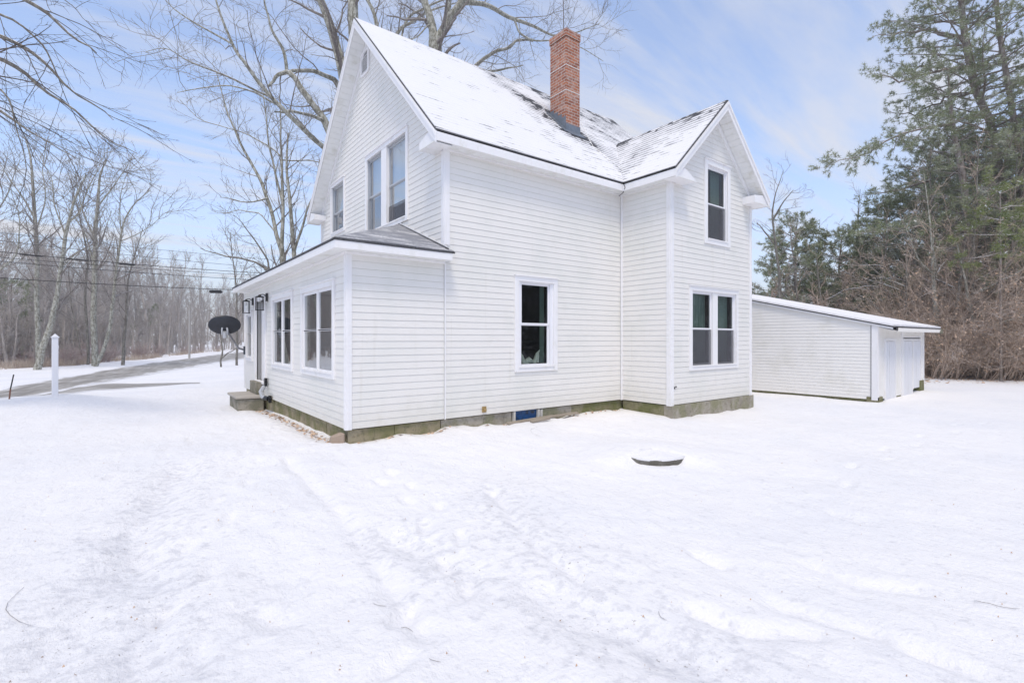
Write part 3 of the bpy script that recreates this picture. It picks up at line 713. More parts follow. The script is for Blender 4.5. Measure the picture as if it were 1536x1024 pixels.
# roofs -----------------------------------------------------------------------------
def roof_plane(pts, up, name, mt, parent, thick, lift, inset=0, cell=.25, bare=None):
    """pts: polygon on the slope; top surface subdivided, uv = along eave / up the slope"""
    P = [Vector(p) for p in pts]; n = (P[1]-P[0]).cross(P[2]-P[0]).normalized()
    if n.z < 0: n = -n; P = P[::-1]
    up = Vector(up); up = (up-n*up.dot(n)).normalized(); al = up.cross(n).normalized(); o = P[0].copy()
    bm = bmesh.new(); vs = [bm.verts.new(p+n*lift) for p in P]; bm.faces.new(vs)
    uvl = bm.loops.layers.uv.new('UVMap'); O = Vector((0, 0, 0))
    for ax in (al, up):
        ds = [p.dot(ax) for p in P]; k = math.ceil(min(ds)/cell)*cell
        while k < max(ds):
            bmesh.ops.bisect_plane(bm, geom=bm.verts[:]+bm.edges[:]+bm.faces[:], plane_co=ax*k, plane_no=ax); k += cell
    for f in bm.faces:
        for l in f.loops: l[uvl].uv = (l.vert.co.dot(al), l.vert.co.dot(up))
    # skirts down
    be = [e for e in bm.edges if len(e.link_faces) == 1]
    r = bmesh.ops.extrude_edge_only(bm, edges=be)
    for v in [g for g in r['geom'] if isinstance(g, bmesh.types.BMVert)]: v.co -= n*thick
    me = bpy.data.meshes.new(name)
    if bare:
        lay = bm.verts.layers.float.new('bare')
        for v in bm.verts: v[lay] = bare(v.co)
    bm.to_mesh(me); bm.free(); return obj(name, me, mt, parent)
def pinset(pts, d):
    """shrink a planar polygon towards its middle along each edge by d (0.. list per edge)"""
    P = [Vector(p) for p in pts]; n = (P[1]-P[0]).cross(P[2]-P[0]).normalized(); L = len(P); out = []
    dd = d if isinstance(d, (list, tuple)) else [d]*L
    for i in range(L):
        a, b, c = P[i-1], P[i], P[(i+1) % L]; e1 = (b-a).normalized(); e2 = (c-b).normalized(); n1 = n.cross(e1); n2 = n.cross(e2)
        d1, d2 = dd[i-1], dd[i]
        # intersection of the two shifted edges
        den = e1.cross(e2).dot(n)
        if abs(den) < 1e-4: out.append(b+n1*d1); continue
        w_ = (b+n2*d2)-(b+n1*d1); tt = w_.cross(e2).dot(n)/den; out.append(b+n1*d1+e1*tt)
    return out
xr = 10.36
front = [(1.42, -.3, 5.2), (6.28, -.3, 5.2), (WR, 1.66, 7.16), (10.33, -.3, 5.2), (xr, -.3, 5.2), (xr, YR, ZR), (1.42, YR, ZR)]
back = [(xr, 7.44, 5.2), (1.42, 7.44, 5.2), (1.42, YR, ZR), (xr, YR, ZR)]
wl = [(6.28, -1.71, WZ(6.28)), (WR, -1.71, 7.16), (WR, 1.66, 7.16), (6.28, -.3, WZ(6.28))]
wr_ = [(10.33, -.3, WZ(10.33)), (WR, 1.66, 7.16), (WR, -1.71, 7.16), (10.33, -1.71, WZ(10.33))]
CHX0, CHX1, CHY0, CHY1 = 6.13, 6.62, 1.43, 2.03
def bare_main(p):
    v = 0
    d = math.hypot(p.x-(CHX0-.1), (p.y-1.9)*.8); v += .62*math.exp(-(d/.55)**2)
    # streaks reaching from the chimney up and left to the ridge
    a, b = Vector((5.1, 3.2)), Vector((6.5, 1.3)); q = Vector((p.x, p.y)); u = max(0, min(1, (q-a).dot(b-a)/(b-a).length_squared)); dd = (q-(a+(b-a)*u)).length
    v += .50*math.exp(-(dd/.42)**2)
    if p.x > 6.7: v += .30+.22*max(0, (p.y-2.2))
    if p.x > 6.2 and p.y < 1.4: v += .12*math.exp(-(abs((p.x-6.28)-(p.y+.3)-.9)/.5)**2)
    v += .22*math.exp(-((p.y-YR)/.25)**2)*(1 if p.x > 3 else .4)
    v += .10*math.exp(-((p.y+.3)/.12)**2)
    if p.x > 4.4 and p.y < 1.6: v += .12*math.exp(-((p.x-6.0)/1.1)**2)
    return v-.05
def bare_wing(p):
    u = (p.x-6.28)/2.0
    return .12+.46*max(0, u-.35)+.35*math.exp(-((p.x-WR)/.18)**2)+.30*math.exp(-(math.hypot((p.x-7.0)*1.0, (p.y-.1)*.8)/.55)**2)-.12*(1-u)
for nm, pts, up, bf in (('front', front, (0, 1, 1), bare_main), ('back', back, (0, -1, 1), bare_main), ('wl', wl, (1, 0, 1), bare_wing), ('wr', wr_, (-1, 0, 1), bare_wing)):
    rf = roof_plane(pts, up, 'roof', m_shingle, house, .018, 0, cell=3)
    if nm == 'front': ins = [.012, 0, 0, .0, .03, .05, .012]
    elif nm == 'back': ins = [.03, .03, .04, .03]
    elif nm == 'wl': ins = [.025, .02, 0, .02]
    else: ins = [0, .02, .025, .02]
    q = pinset(pts, ins)
    roof_plane(q, up, 'snow_cover', m_roofsnow, rf, .012, .014, cell=.16, bare=bf)

# gable vent
mb = MB(); F_GAB.p
vs0, vs1, vz0, vz1 = 3.50, 4.00, 7.92, 8.50
oc = [(vs0+.06, vz0), (vs1-.06, vz0), (vs1, vz0+.06), (vs1, vz1-.06), (vs1-.06, vz1), (vs0+.06, vz1), (vs0, vz1-.06), (vs0, vz0+.06)]
oi = [(vs0+.08, vz0+.05), (vs1-.08, vz0+.05), (vs1-.06, vz0+.07), (vs1-.06, vz1-.07), (vs1-.08, vz1-.05), (vs0+.08, vz1-.05), (vs0+.06, vz1-.07), (vs0+.06, vz0+.07)]
for i in range(8):
    j = (i+1) % 8; mb.prism([F_GAB.p(*oc[i], .01), F_GAB.p(*oc[j], .01), F_GAB.p(*oi[j], .01), F_GAB.p(*oi[i], .01)], (-.035, 0, 0))
vt = mb.build('vent', m_trim, house)
mb = MB(); mb.poly([F_GAB.p(a, z, .016) for a, z in oi]); mb.build('vent_opening', m_groove, vt, merge=False)
mb = MB()
for i in range(7):
    z = vz0+.08+i*.055; mb.prism([F_GAB.p(vs0+.07, z, .034), F_GAB.p(vs1-.07, z, .034), F_GAB.p(vs1-.07, z+.012, .018), F_GAB.p(vs0+.07, z+.012, .018)], (0, 0, .014))
mb.build('louvre', m_trim, vt, merge=False)

# foundation
def fslab(mb, fr, s0, s1, z1=ZB-.02, z0=-.6, d=-.03, th=.2): fr.box(mb, s0, s1, z0, z1, d-th, d)
mb = MB()
k = 0.03
F_MAINs = [(.03, .46), (.466, .82), (.826, 1.20), (1.206, 1.70)]
for i, (a, b) in enumerate(F_MAINs): fslab(mb, F_MAIN, a, b, d=-.03-.006*(i % 2))
y = .24
while y < 8.6:
    fslab(mb, F_PORCH, y, min(y+.44, 8.68), d=-.035-.008*random.random()); y += .447
mb.build('foundation', m_found, house, merge=False, bevel=0)
mb = MB(); fslab(mb, F_MAIN, 1.72, 3.31, d=-.04); fslab(mb, F_MAIN, 3.31, 4.12, z1=-.07, d=-.04); mb.build('foundation', m_found2, house, merge=False)
mb = MB(); fslab(mb, F_MAIN, 4.12, 4.95, d=-.03); mb.build('foundation', m_found2, house, merge=False)
mb = MB(); fslab(mb, F_MAIN, 4.953, WX0+.1, d=-.035); fslab(mb, F_WSIDE, WY+.03, -.04, d=-.012); mb.build('foundation', m_found3, house, merge=False)
mb = MB(); fslab(mb, F_WING, WX0+.0, 9.0, d=.035, z1=ZB-.015); fslab(mb, F_WING, 9.005, WX1+.06, d=.045, z1=ZB-.01); fslab(mb, F_EAST, WY-.04, GY, d=.04); fslab(mb, F_BACK, MX, WX1, d=-.03); fslab(mb, Fr((0, PY, 0), (1, 0, 0), (0, 1, 0)), .05, MX, d=-.03)
mb.build('foundation', m_found2, house, merge=False)
# cellar window: blue covering in a worn white frame
mb = MB(); F_MAIN.box(mb, 3.34, 3.385, -.07, .16, -.07, .0); F_MAIN.box(mb, 3.97, 4.02, -.07, .16, -.07, .0); F_MAIN.box(mb, 3.34, 4.11, -.10, -.071, -.07, .0); F_MAIN.box(mb, 4.05, 4.11, -.07, .15, -.06, -.01)
cw = mb.build('cellar_window', mat('worn_white', (.58, .56, .52), .8), house, merge=False)
m_blue = mat('blue_cover', (.015, .10, .30), .35); t = m_blue.node_tree; setc(m_blue, mixc(t, smooth01(t, noise(t, 4, 4, .6), .44, .56), (.008, .065, .20), (.008, .02, .04)))
bump(m_blue, noise(t, 6, 3, .5), .5, .05)
mb = MB(); F_MAIN.box(mb, 3.385, 3.97, -.07, .17, -.10, -.05); mb.build('blue_cover', m_blue, cw)
mb = MB(); F_MAIN.box(mb, 4.02, 4.05, -.07, .15, -.09, -.04); mb.build('frame_gap', m_groove, cw)

# porch roof: hipped shed, eave at z 3.13, meets the wall at z 4.0
PZ, PT = 3.13, 4.0
hx = MX; A = (-.3, -.3, PZ); B = (MX+.04, -.3, PZ); 
pf = [(-.3, 9.02, PZ), A, (hx, 1.85, PT), (hx, 7.1, PT)]
ph = [A, B, (hx, 1.85, PT)]
pe = [(hx, 9.02, PZ), (-.3, 9.02, PZ), (hx, 7.1, PT)]
bp = lambda p: .62+.25*math.sin(p.y*2.1)*.4
for pts, up, ins in ((pf, (1, 0, .4), [.03, .0, 0, 0]), (ph, (0, 1, .4), [.03, 0, 0]), (pe, (0, -1, .4), [.03, 0, 0])):
    rf = roof_plane(pts, up, 'roof', m_shingle, house, .03, 0, cell=3)
    roof_plane(pinset(pts, ins), up, 'snow_cover', m_porchroof, rf, .006, .008, cell=.2, bare=(lambda p: .5) if pts is pf else (lambda p: 1.0))
# wall flashing on the hip end
mb = MB(); mb.prism([(MX-.03, -.10, PZ+.08), (MX-.03, 1.85, PT+.01), (MX-.03, 1.85, PT+.05), (MX-.03, -.10, PZ+.13)], (.02, 0, 0)); mb.build('flashing', m_trim, house)
mb = MB(); mb.prism([(MX-.045, -.2, PZ+.05), (MX-.045, 1.85, PT+.0), (MX-.045, 1.85, PT+.02), (MX-.045, -.2, PZ+.075)], (.014, 0, 0)); mb.build('flashing', m_shingle, house)
# porch fascia + soffit
mb = MB(); mb.box(-.28, MX+.0, -.28, -.26, 2.985, PZ-.03); mb.box(-.28, -.26, -.26, 9.0, 2.985, PZ-.03); mb.build('fascia', m_trim, house, merge=False)
mb = MB(); mb.box(-.26, MX, -.26, 0, 2.992, 3.004); mb.box(-.26, 0, 0, 9.0, 2.992, 3.004); mb.build('soffit', m_soffit, house, merge=False)
mb = MB(); mb.box(-.040, MX-.01, -.040, 0, 2.95, 2.99); mb.box(-.040, 0, 0.0005, PY, 2.95, 2.99); mb.build('frieze', m_trim, house, merge=False)

# chimney
mb = MB()
def uvbox(mb, x0, x1, y0, y1, z0, z1):
    P = [(x0, y0), (x1, y0), (x1, y1), (x0, y1)]; u = 0
    for i in range(4):
        a, b = P[i], P[(i+1) % 4]; L = math.hypot(b[0]-a[0], b[1]-a[1])
        mb.poly([(*a, z0), (*b, z0), (*b, z1), (*a, z1)], [(u, z0), (u+L, z0), (u+L, z1), (u, z1)]); u += L
    mb.poly([(*P[0], z1), (*P[1], z1), (*P[2], z1), (*P[3], z1)], [(p[0], p[1]) for p in P])
uvbox(mb, CHX0, CHX1, CHY0, CHY1, 6.4, 9.36); uvbox(mb, CHX0-.018, CHX1+.018, CHY0-.018, CHY1+.018, 9.361, 9.55)
ch = mb.build('chimney', m_brick, house, merge=False)
mb = MB(); mb.box(CHX0+.08, CHX1-.08, CHY0+.08, CHY1-.08, 9.551, 9.60); mb.build('flue', m_conc, ch)
m_strap = mat('pale_strap', (.78, .76, .74), .6)
for z in (8.62, 7.98):
    mb = MB(); e = .008
    mb.box(CHX0-e, CHX1+e, CHY0-e, CHY0-.001, z, z+.013); mb.box(CHX0-e, CHX0-.001, CHY0, CHY1+e, z, z+.013); mb.box(CHX1+.001, CHX1+e, CHY0, CHY1, z, z+.013)
    mb.build('mortar_band', m_strap, ch, merge=False)
# stepped lead flashing on both visible faces
mb = MB(); e = .012
for i in range(4):
    y0 = CHY0+i*.15; zt = RZ(y0)+.30-.05*i
    mb.box(CHX0-e, CHX0-.001, y0, y0+.15, RZ(y0)-.1, zt+.08)
mb.box(CHX0-e, CHX1+e, CHY0-e, CHY0-.001, 6.6, RZ(CHY0)+.20)
mb.prism([(CHX0-e, CHY0-.0, RZ(CHY0)+.03), (CHX1+e+.03, CHY0, RZ(CHY0)+.03), (CHX1+e+.05, CHY0-.16, RZ(CHY0-.16)+.035), (CHX0-.05, CHY0-.16, RZ(CHY0-.16)+.035)], (0, 0, .01))
mb.prism([(CHX0-.001, CHY0-.1, RZ(CHY0-.1)+.035), (CHX0-.001, CHY1, RZ(CHY1)+.035), (CHX0-.14, CHY1, RZ(CHY1)+.035), (CHX0-.14, CHY0-.1, RZ(CHY0-.1)+.035)], (0, 0, .01))
mb.build('chimney_flashing', m_lead, ch, merge=False)
mb = MB(); mb.tube([(CHX1+.02, CHY0-.02, 7.25), (CHX1+.05, 1.0, 6.52), (CHX1+.18, .55, 6.07), (CHX1+.2, .2, 5.74)], .008, 5)
mb.build('cable', m_alum, ch, merge=False)
# small black cable at the inner corner
mb = MB(); mb.tube([(WX0-.34, -.33, 5.2), (WX0-.30, -.36, 5.08), (WX0-.24, -.25, 4.99), (WX0-.16, -.06, 4.97)], .008, 5); mb.build('cable', m_black, house)
# hose bib / vent stub on the long wall
mb = MB(); mb.box(2.57, 2.66, -.03, -.012, .22, .33); mb.tube([(2.62, -.02, .27), (2.62, -.06, .27)], .028, 8); mb.build('wall_stub', mat('rusty', (.38, .27, .12), .7, .2), house, merge=False)
mb = MB(); mb.box(WX0+.10, WX0+.125, WY-.03, WY-.012, .52, .57); mb.box(WX0+.16, WX0+.18, WY-.03, WY-.012, .55, .58); mb.build('bracket', m_black, house, merge=False)

# ------------------------------------------------------------------ things fixed to or beside the house
def lantern(y, label):
    t_ = thing('wall_lantern', label, 'lantern', (-.03, y, 2.50), group='black lanterns beside the porch door')
    mb = MB(); mb.box(-.02, .01, -.055, .055, .04, .24); mb.build('backplate', m_black, t_, bevel=.004)
    mb = MB(); mb.tube([(-.02, 0, .17), (-.08, 0, .21), (-.16, 0, .19)], .012, 6); mb.build('arm', m_black, t_)
    mb = MB(); cx = -.16; a = .075
    for sx in (-1, 1):
        for sy in (-1, 1): mb.box(cx+sx*a-.008, cx+sx*a+.008, sy*a-.008, sy*a+.008, -.18, .13)
    for z in (-.19, .13): mb.box(cx-a-.012, cx+a+.012, -a-.012, a+.012, z, z+.016)
    mb.prism([(cx-a, -a, .146), (cx+a, -a, .146), (cx+a, a, .146), (cx-a, a, .146)], (0, 0, .012)); mb.tube([(cx, 0, .158), (cx, 0, .20)], [.05, .014], 8)
    mb.build('cage', m_black, t_, merge=False)
    mb = MB(); mb.tube([(cx, 0, .10), (cx, 0, .02)], [.018, .03], 8); mb.build('bulb', mat('bulb_glass', (.7, .7, .68), .2), t_)
    return t_
lantern(5.62, 'black open-cage lantern nearest the wide porch windows, right of the porch door')
lantern(7.38, 'black open-cage lantern left of the porch door, above the narrow window')

dish = thing('satellite_dish', 'dark oval satellite dish on a bent arm bolted to the far porch corner', 'satellite dish', (0, 8.62, 1.30))
dc = at(337, 13.4, 489); 
mb = MB(); mb.box(-.05, -.015, -.07, .07, -.14, .10); mb.build('wall_bracket', mat('dark_bracket', (.06, .07, .09), .5, .4), dish, bevel=.01)
rel = dc-Vector((0, 8.62, 1.30))
mb = MB(); mb.tube([(-.05, 0, 0), (-.20, -.02, .05), rel*.55+Vector((0, 0, -.14)), rel+Vector((.08, .02, -.18)), rel+Vector((.05, .03, -.03))], .026, 8); mb.build('arm', mat('mast', (.20, .20, .22), .4, .5), dish)
# dish bowl: its back is turned to us
look = Vector((CC[0]-dc.x, CC[1]-dc.y, 0)).normalized(); nrm = (-look*.92+Vector((0, 0, .40))).normalized()
ux = nrm.cross(Vector((0, 0, 1))).normalized(); uy = ux.cross(nrm)
mb = MB(); ra, rb = .385, .275; K, J = 40, 6; ring = []
for j in range(J+1):
    rr = j/J; ring.append([rel+ux*(math.cos(2*math.pi*k/K)*ra*rr)+uy*(math.sin(2*math.pi*k/K)*rb*rr)+nrm*(.075*rr*rr) for k in range(K)])
for off in (0, 1):
    for j in range(J):
        for k in range(K):
            q = [ring[j][k], ring[j+1][k], ring[j+1][(k+1) % K], ring[j][(k+1) % K]]
            if off: q = [p+nrm*.014 for p in q][::-1]
            mb.poly(q)
for k in range(K):
    a, b = ring[J][k], ring[J][(k+1) % K]; mb.poly([a, a+nrm*.014, b+nrm*.014, b])
mb.build('dish', mat('dish_back', (.018, .021, .03), .45), dish, smooth=True)
mb = MB(); c0 = rel-nrm*.03-uy*.14
for sx in (-.055, .055): mb.tube([c0+ux*sx-nrm*.05-uy*.07, c0+ux*sx*1.2-nrm*.02+uy*.05, c0+ux*sx+uy*.11], .022, 6)
mb.tube([c0-nrm*.06-uy*.16, c0-nrm*.05+uy*.02], .045, 8); mb.build('mount', m_alum, dish, merge=False)
mb = MB(); mb.tube([rel+uy*-.25+nrm*.08, rel+uy*-.30+nrm*.3, rel+uy*-.12+nrm*.48], .014, 6); mb.tube([rel+uy*-.14+nrm*.44, rel+uy*-.10+nrm*.52], .03, 8); mb.build('feed_arm', m_alum, dish, merge=False)

# concrete step below the door
st = thing('concrete_step', 'low weathered concrete step slab below the porch door', 'step', (-.30, 6.62, -.15))
mb = MB(); mb.hexa([(-.30,-.60,-.2),(.27,-.72,-.2),(.27,.62,-.2),(-.30,.66,-.2),(-.30,-.60,.27),(.27,-.72,.28),(.27,.62,.28),(-.30,.66,.27)]); mb.build('lower_slab', m_conc, st, bevel=.02)
mb = MB(); mb.hexa([(-.35,-.64,.282),(.27,-.76,.282),(.27,.64,.282),(-.35,.70,.282),(-.35,-.64,.345),(.27,-.76,.35),(.27,.64,.35),(-.35,.70,.345)]); mb.build('tread', mat('tread_stone', (.42, .385, .34), .9), st, bevel=.012)
mb = MB(); mb.box(.14, .27, -.50, .42, .352, .66); mb.build('upper_step', m_conc, st, bevel=.01)
fp = thing('drain_elbow', 'black bent pipe and bracket on the porch wall beside the concrete step', 'pipe', (-.03, 5.60, .35))
mb = MB(); mb.box(-.06, .0, -.06, .05, .10, .30); mb.build('upper_bracket', m_black, fp)
mb = MB(); mb.tube([(-.06, 0, .10), (-.14, -.03, -.02), (-.13, -.18, -.14), (-.05, -.36, -.18)], [.05, .055, .05, .045], 8); mb.build('pipe', m_alum, fp)
mb = MB(); mb.tube([(-.10, -.22, -.16), (-.05, -.42, -.17)], .055, 8); mb.box(-.06, 0, -.52, -.42, -.26, -.09); mb.build('lower_bracket', m_black, fp)
mb = MB(); mb.hexa([(-.24,.05,-.12),(-.03,-.02,-.12),(-.02,.22,-.12),(-.2,.3,-.12),(-.22,.06,.08),(-.03,-.01,.13),(-.02,.2,.12),(-.18,.27,.05)])
tag(mb.build('corner_stone', mat('stone_tan', (.36, .28, .22), .9), None, bevel=.02), 'loose tan stone block leaning at the porch foundation corner', 'stone')
m_wood = mat('grey_wood', (.30, .25, .19), .85); t = m_wood.node_tree; setc(m_wood, mixc(t, noise(t, 3, 6, .7, stretch=(1, 8, 8)), (.20, .16, .12), (.40, .35, .29)))
pl = [((3.05, -.22), (4.35, -.13), .10, .03, 'weathered board lying under the blue cellar window'), ((3.55, -.34), (4.05, -.30), .09, .035, 'short broken board in front of the longer one at the cellar window'), ((4.3, -.10), (5.0, -.16), .08, .03, 'grey board poking from the snow right of the cellar window')]
for a, b, wd, th, lb in pl:
    mb = MB(); A_ = Vector((*a, 0)); B_ = Vector((*b, 0)); dv = (B_-A_).normalized(); nn = Vector((-dv.y, dv.x, 0))*wd
    z = max(Hz(*a), Hz(*b))+.005; mb.prism([A_+Vector((0, 0, z)), B_+Vector((0, 0, z+.02)), B_+nn+Vector((0, 0, z+.035)), A_+nn+Vector((0, 0, z+.012))], (0, 0, th))
    tag(mb.build('board', m_wood, None, bevel=.004), lb, 'board', 'boards under the cellar window')
# antenna rod on the chimney
an = MB(); an.tube([(6.36, 1.75, 9.5), (6.34, 1.76, 10.7), (6.27, 1.78, 11.9)], [.012, .010, .007], 6)
tag(an.build('antenna_rod', mat('rod', (.13, .11, .10), .5, .4), None), 'thin dark metal rod standing on the brick chimney', 'antenna')

# well cover: round concrete slab under a cap of snow
wc = thing('well_cover', 'round concrete well cover with its front rim showing under snow', 'well cover', (3.20, -3.38, Hz(2.86, -3.88)-.020))
Kc = 48; mb = MB(); prof = [(.50, -.3), (.505, .085), (.49, .10), (0, .10)]
def lathe(mb, prof, K, cx=0, cy=0, cz=0, wob=0):
    rg = [[(cx+r*math.cos(2*math.pi*k/K), cy+r*math.sin(2*math.pi*k/K), cz+z+wob*math.sin(k*1.7)*r) for k in range(K)] for r, z in prof]
    for i in range(len(prof)-1):
        for k in range(K): mb.poly([rg[i][k], rg[i][(k+1) % K], rg[i+1][(k+1) % K], rg[i+1][k]])
lathe(mb, prof, Kc); mb.build('slab', stone('well_concrete', (.15, .14, .12), (.10, .095, .08), (.19, .18, .16), 6), wc)
mb = MB(); K = 64; J = 10; rings = []
for j in range(J+1):
    rings.append([((.512+.008*math.sin(k*.9))*j/J*math.cos(2*math.pi*k/K), .512*j/J*math.sin(2*math.pi*k/K), .128-.022*(j/J)**3+.004*math.sin(k*.5+j)) for k in range(K)])
for j in range(J):
    for k in range(K): mb.poly([rings[j][k], rings[j+1][k], rings[j+1][(k+1) % K], rings[j][(k+1) % K]])
for k in range(K): a, b = rings[J][k], rings[J][(k+1) % K]; mb.poly([a, (a[0]*.985, a[1]*.985, a[2]-.03), (b[0]*.985, b[1]*.985, b[2]-.03), b])
mb.build('snow_cap', m_snow, wc, smooth=True)

# ------------------------------------------------------------------ the shed
SX, SY = 14.31, -2.85
shed = thing('shed', 'low white clapboard shed with sloping snow roof and plank doors right of the house', 'shed', (SX, SY, -.2))
def SP(a): return (a[0]-SX, a[1]-SY, a[2]+.2)
sz0 = -.13
F_SL = Fr((0, 0, .2), (0, 1, 0), (-1, 0, 0)); F_SD = Fr((0, 0, .2), (1, 0, 0), (0, -1, 0))
DL, DW = 5.6, 4.55; slope = .245; zf = 2.02
def sprof(z):
    zt = zf+DL*slope
    if z is None: return zt
    if z == 'b': return [zf]
    return (max(0, (z-zf)/slope), DL)
siding('wall', F_SL, sprof, [], shed, m_siding_clean, expo=.101, z0=sz0, lip=.010, gap=.0018)
sd1 = (.62, 1.62, -.22, 1.62); sd2 = (2.30, 4.2, -.22, 1.66)
siding('wall', F_SD, rect_profile(0, DW, zf), [sd1, sd2], shed, m_siding_clean, expo=.101, z0=sz0, lip=.010, gap=.0018)
siding('wall', Fr((DW, 0, .2), (0, 1, 0), (1, 0, 0)), sprof, [], shed, m_siding_clean, expo=.101, z0=sz0, lip=.010, gap=.0018)
mb = MB(); mb.box(-.03, .10, -.03, 0, sz0+.2-.02, zf+.2-.02); mb.box(-.03, 0, .0005, .12, sz0+.2-.02, zf+.2-.02); mb.build('corner_trim', m_trim, shed, merge=False)
mb = MB(); mb.box(DW-.10, DW+.02, -.03, 0, sz0+.2, zf+.2-.02); mb.box(2.16, 2.28, -.035, 0, sz0+.1, zf+.15); mb.build('corner_trim', m_trim, shed, merge=False)
for s in range(1):
    mb = MB(); mb.box(-.02, -.0005, .13, .145, sz0+.2, zf+.2); mb.build('trim_gap', m_groove, shed)
m_door = mat('shed_door', (.74, .745, .79), .55); t = m_door.node_tree
setc(m_door, mixc(t, smooth01(t, noise(t, 2, 6, .7, stretch=(4, 4, .6)), .5, .75), (.76, .765, .80), (.60, .60, .60)))
def plank_door(x0, x1, z0, z1, n, dd):
    fr_ = MB(); fr_.box(x0-.0, x0+.07, -.03, 0, z0+.2, z1+.2); fr_.box(x1-.07, x1, -.03, 0, z0+.2, z1+.2); fr_.box(x0+.07, x1-.07, -.03, 0, z1+.13, z1+.2)
    d_ = fr_.build('door', m_trim, shed, merge=False); mb = MB(); wdt = (x1-x0-.14)/n
    for i in range(n): mb.box(x0+.07+i*wdt+.006, x0+.07+(i+1)*wdt-.006, dd, dd+.03, z0+.22, z1+.12)
    mb.build('planks', m_door, d_, merge=False); mb = MB(); mb.box(x0+.07, x1-.07, dd+.031, dd+.05, z0+.22, z1+.12); mb.build('plank_gap', m_siding_clean, d_)
plank_door(*sd1, 5, -.018); plank_door(2.30, 3.30, -.2, 1.62, 5, -.018); plank_door(3.31, 4.2, -.02, 1.62, 4, -.018)
mb = MB(); mb.box(2.3, 4.2, -.02, .0, 1.66+.2, 1.70+.2); mb.build('door_header', m_trim, shed)
# piers
for (a, b, c, d, z) in ((-.02, .42, -.03, .25, .14), (1.75, 2.45, .0, .25, .12), (4.05, 4.5, -.04, .22, .42)):
    mb = MB(); mb.box(a, b, c, d, -.5, z+.0); mb.build('pier', m_found3, shed, bevel=.01)
mb = MB(); mb.box(.03, .2, .26, DL, -.5, sz0+.19); mb.build('sill_footing', m_found3, shed)
# roof
zr = lambda y: zf+.2+.05+slope*y
rp = [(-.08, -.42, zr(-.42)), (DW+.32, -.42, zr(-.42)), (DW+.32, DL+.2, zr(DL+.2)), (-.08, DL+.2, zr(DL+.2))]
rf = roof_plane(rp, (0, 1, .2), 'roof', m_shingle, shed, .03, 0, cell=9)
roof_plane(pinset(rp, [.02, .02, 0, .0]), (0, 1, .2), 'snow_cover', m_snow, rf, .05, .055, cell=.3, bare=lambda p: -.25)
mb = MB(); mb.box(.25, DW+.30, -.42, -.40, zr(-.42)-.14, zr(-.42)-.035); mb.build('fascia', m_siding_clean, shed)
mb = MB(); mb.prism([(-.065, -.40, zr(-.4)-.035), (-.065, DL, zr(DL)-.035), (-.065, DL, zr(DL)-.085), (-.065, -.40, zr(-.4)-.085)], (.02, 0, 0)); mb.build('rake_board', m_trim, shed)
mb = MB(); mb.prism([(-.04, -.40, zr(-.4)-.125), (DW+.3, -.4, zr(-.4)-.125), (DW+.3, 0, zr(0)-.10), (-.04, 0, zr(0)-.10)], (0, 0, .01)); mb.build('soffit', m_soffit, shed)
mb = MB(); mb.prism([(DW+.08, -.43, zr(-.42)-.13), (DW+.42, -.44, zr(-.42)-.17), (DW+.42, -.44, zr(-.42)-.06), (DW+.30, -.43, zr(-.42)+.0)], (0, .03, 0)); mb.build('loose_board', m_conc, shed)
mb = MB(); mb.prism([(.16, -.435, zr(-.42)-.10), (.24, -.435, zr(-.42)-.13), (.30, -.435, zr(-.42)-.01), (.22, -.435, zr(-.42)-.0)], (0, .01, 0)); mb.build('torn_edge', m_black, shed)

# ------------------------------------------------------------------ post and marker stick
pp = at(82.5, 13.0); pz = CC[2]-(593-HZ)/FPX*13.0
post = thing('white_post', 'white square vinyl post with pointed cap standing in the snowy lawn', 'post', (pp.x, pp.y, pz), math.atan2(pp.y-CC[1], pp.x-CC[0])+R(4))
mb = MB(); mb.box(-.062, .062, -.062, .062, -.2, 1.50); mb.build('shaft', m_frame, post, bevel=.008)
mb = MB(); mb.box(-.08, .08, -.08, .08, 1.50, 1.53)
q = [(-.07, -.07, 1.53), (.07, -.07, 1.53), (.07, .07, 1.53), (-.07, .07, 1.53)]
for i in range(4): mb.poly([q[i], q[(i+1) % 4], (0, 0, 1.61)])
mb.build('cap', m_frame, post, merge=False)
s_ = at(13, 12.5); sz = CC[2]-(600-HZ)/FPX*12.5
stick = thing('marker_stake', 'thin leaning rusty and black driveway stake at the left edge of the lawn', 'stake', (s_.x, s_.y, sz))
mb = MB(); dx = Vector((CR[0], CR[1], 0)); mb.tube([Vector((0, 0, -.1)), dx*.045+Vector((0, 0, .28))], .017, 6); mb.build('lower_rod', mat('rust', (.24, .12, .08), .8), stick)
mb = MB(); mb.tube([dx*.045+Vector((0, 0, .281)), dx*.125+Vector((0, 0, .64))], .014, 6); mb.build('upper_rod', m_black, stick)

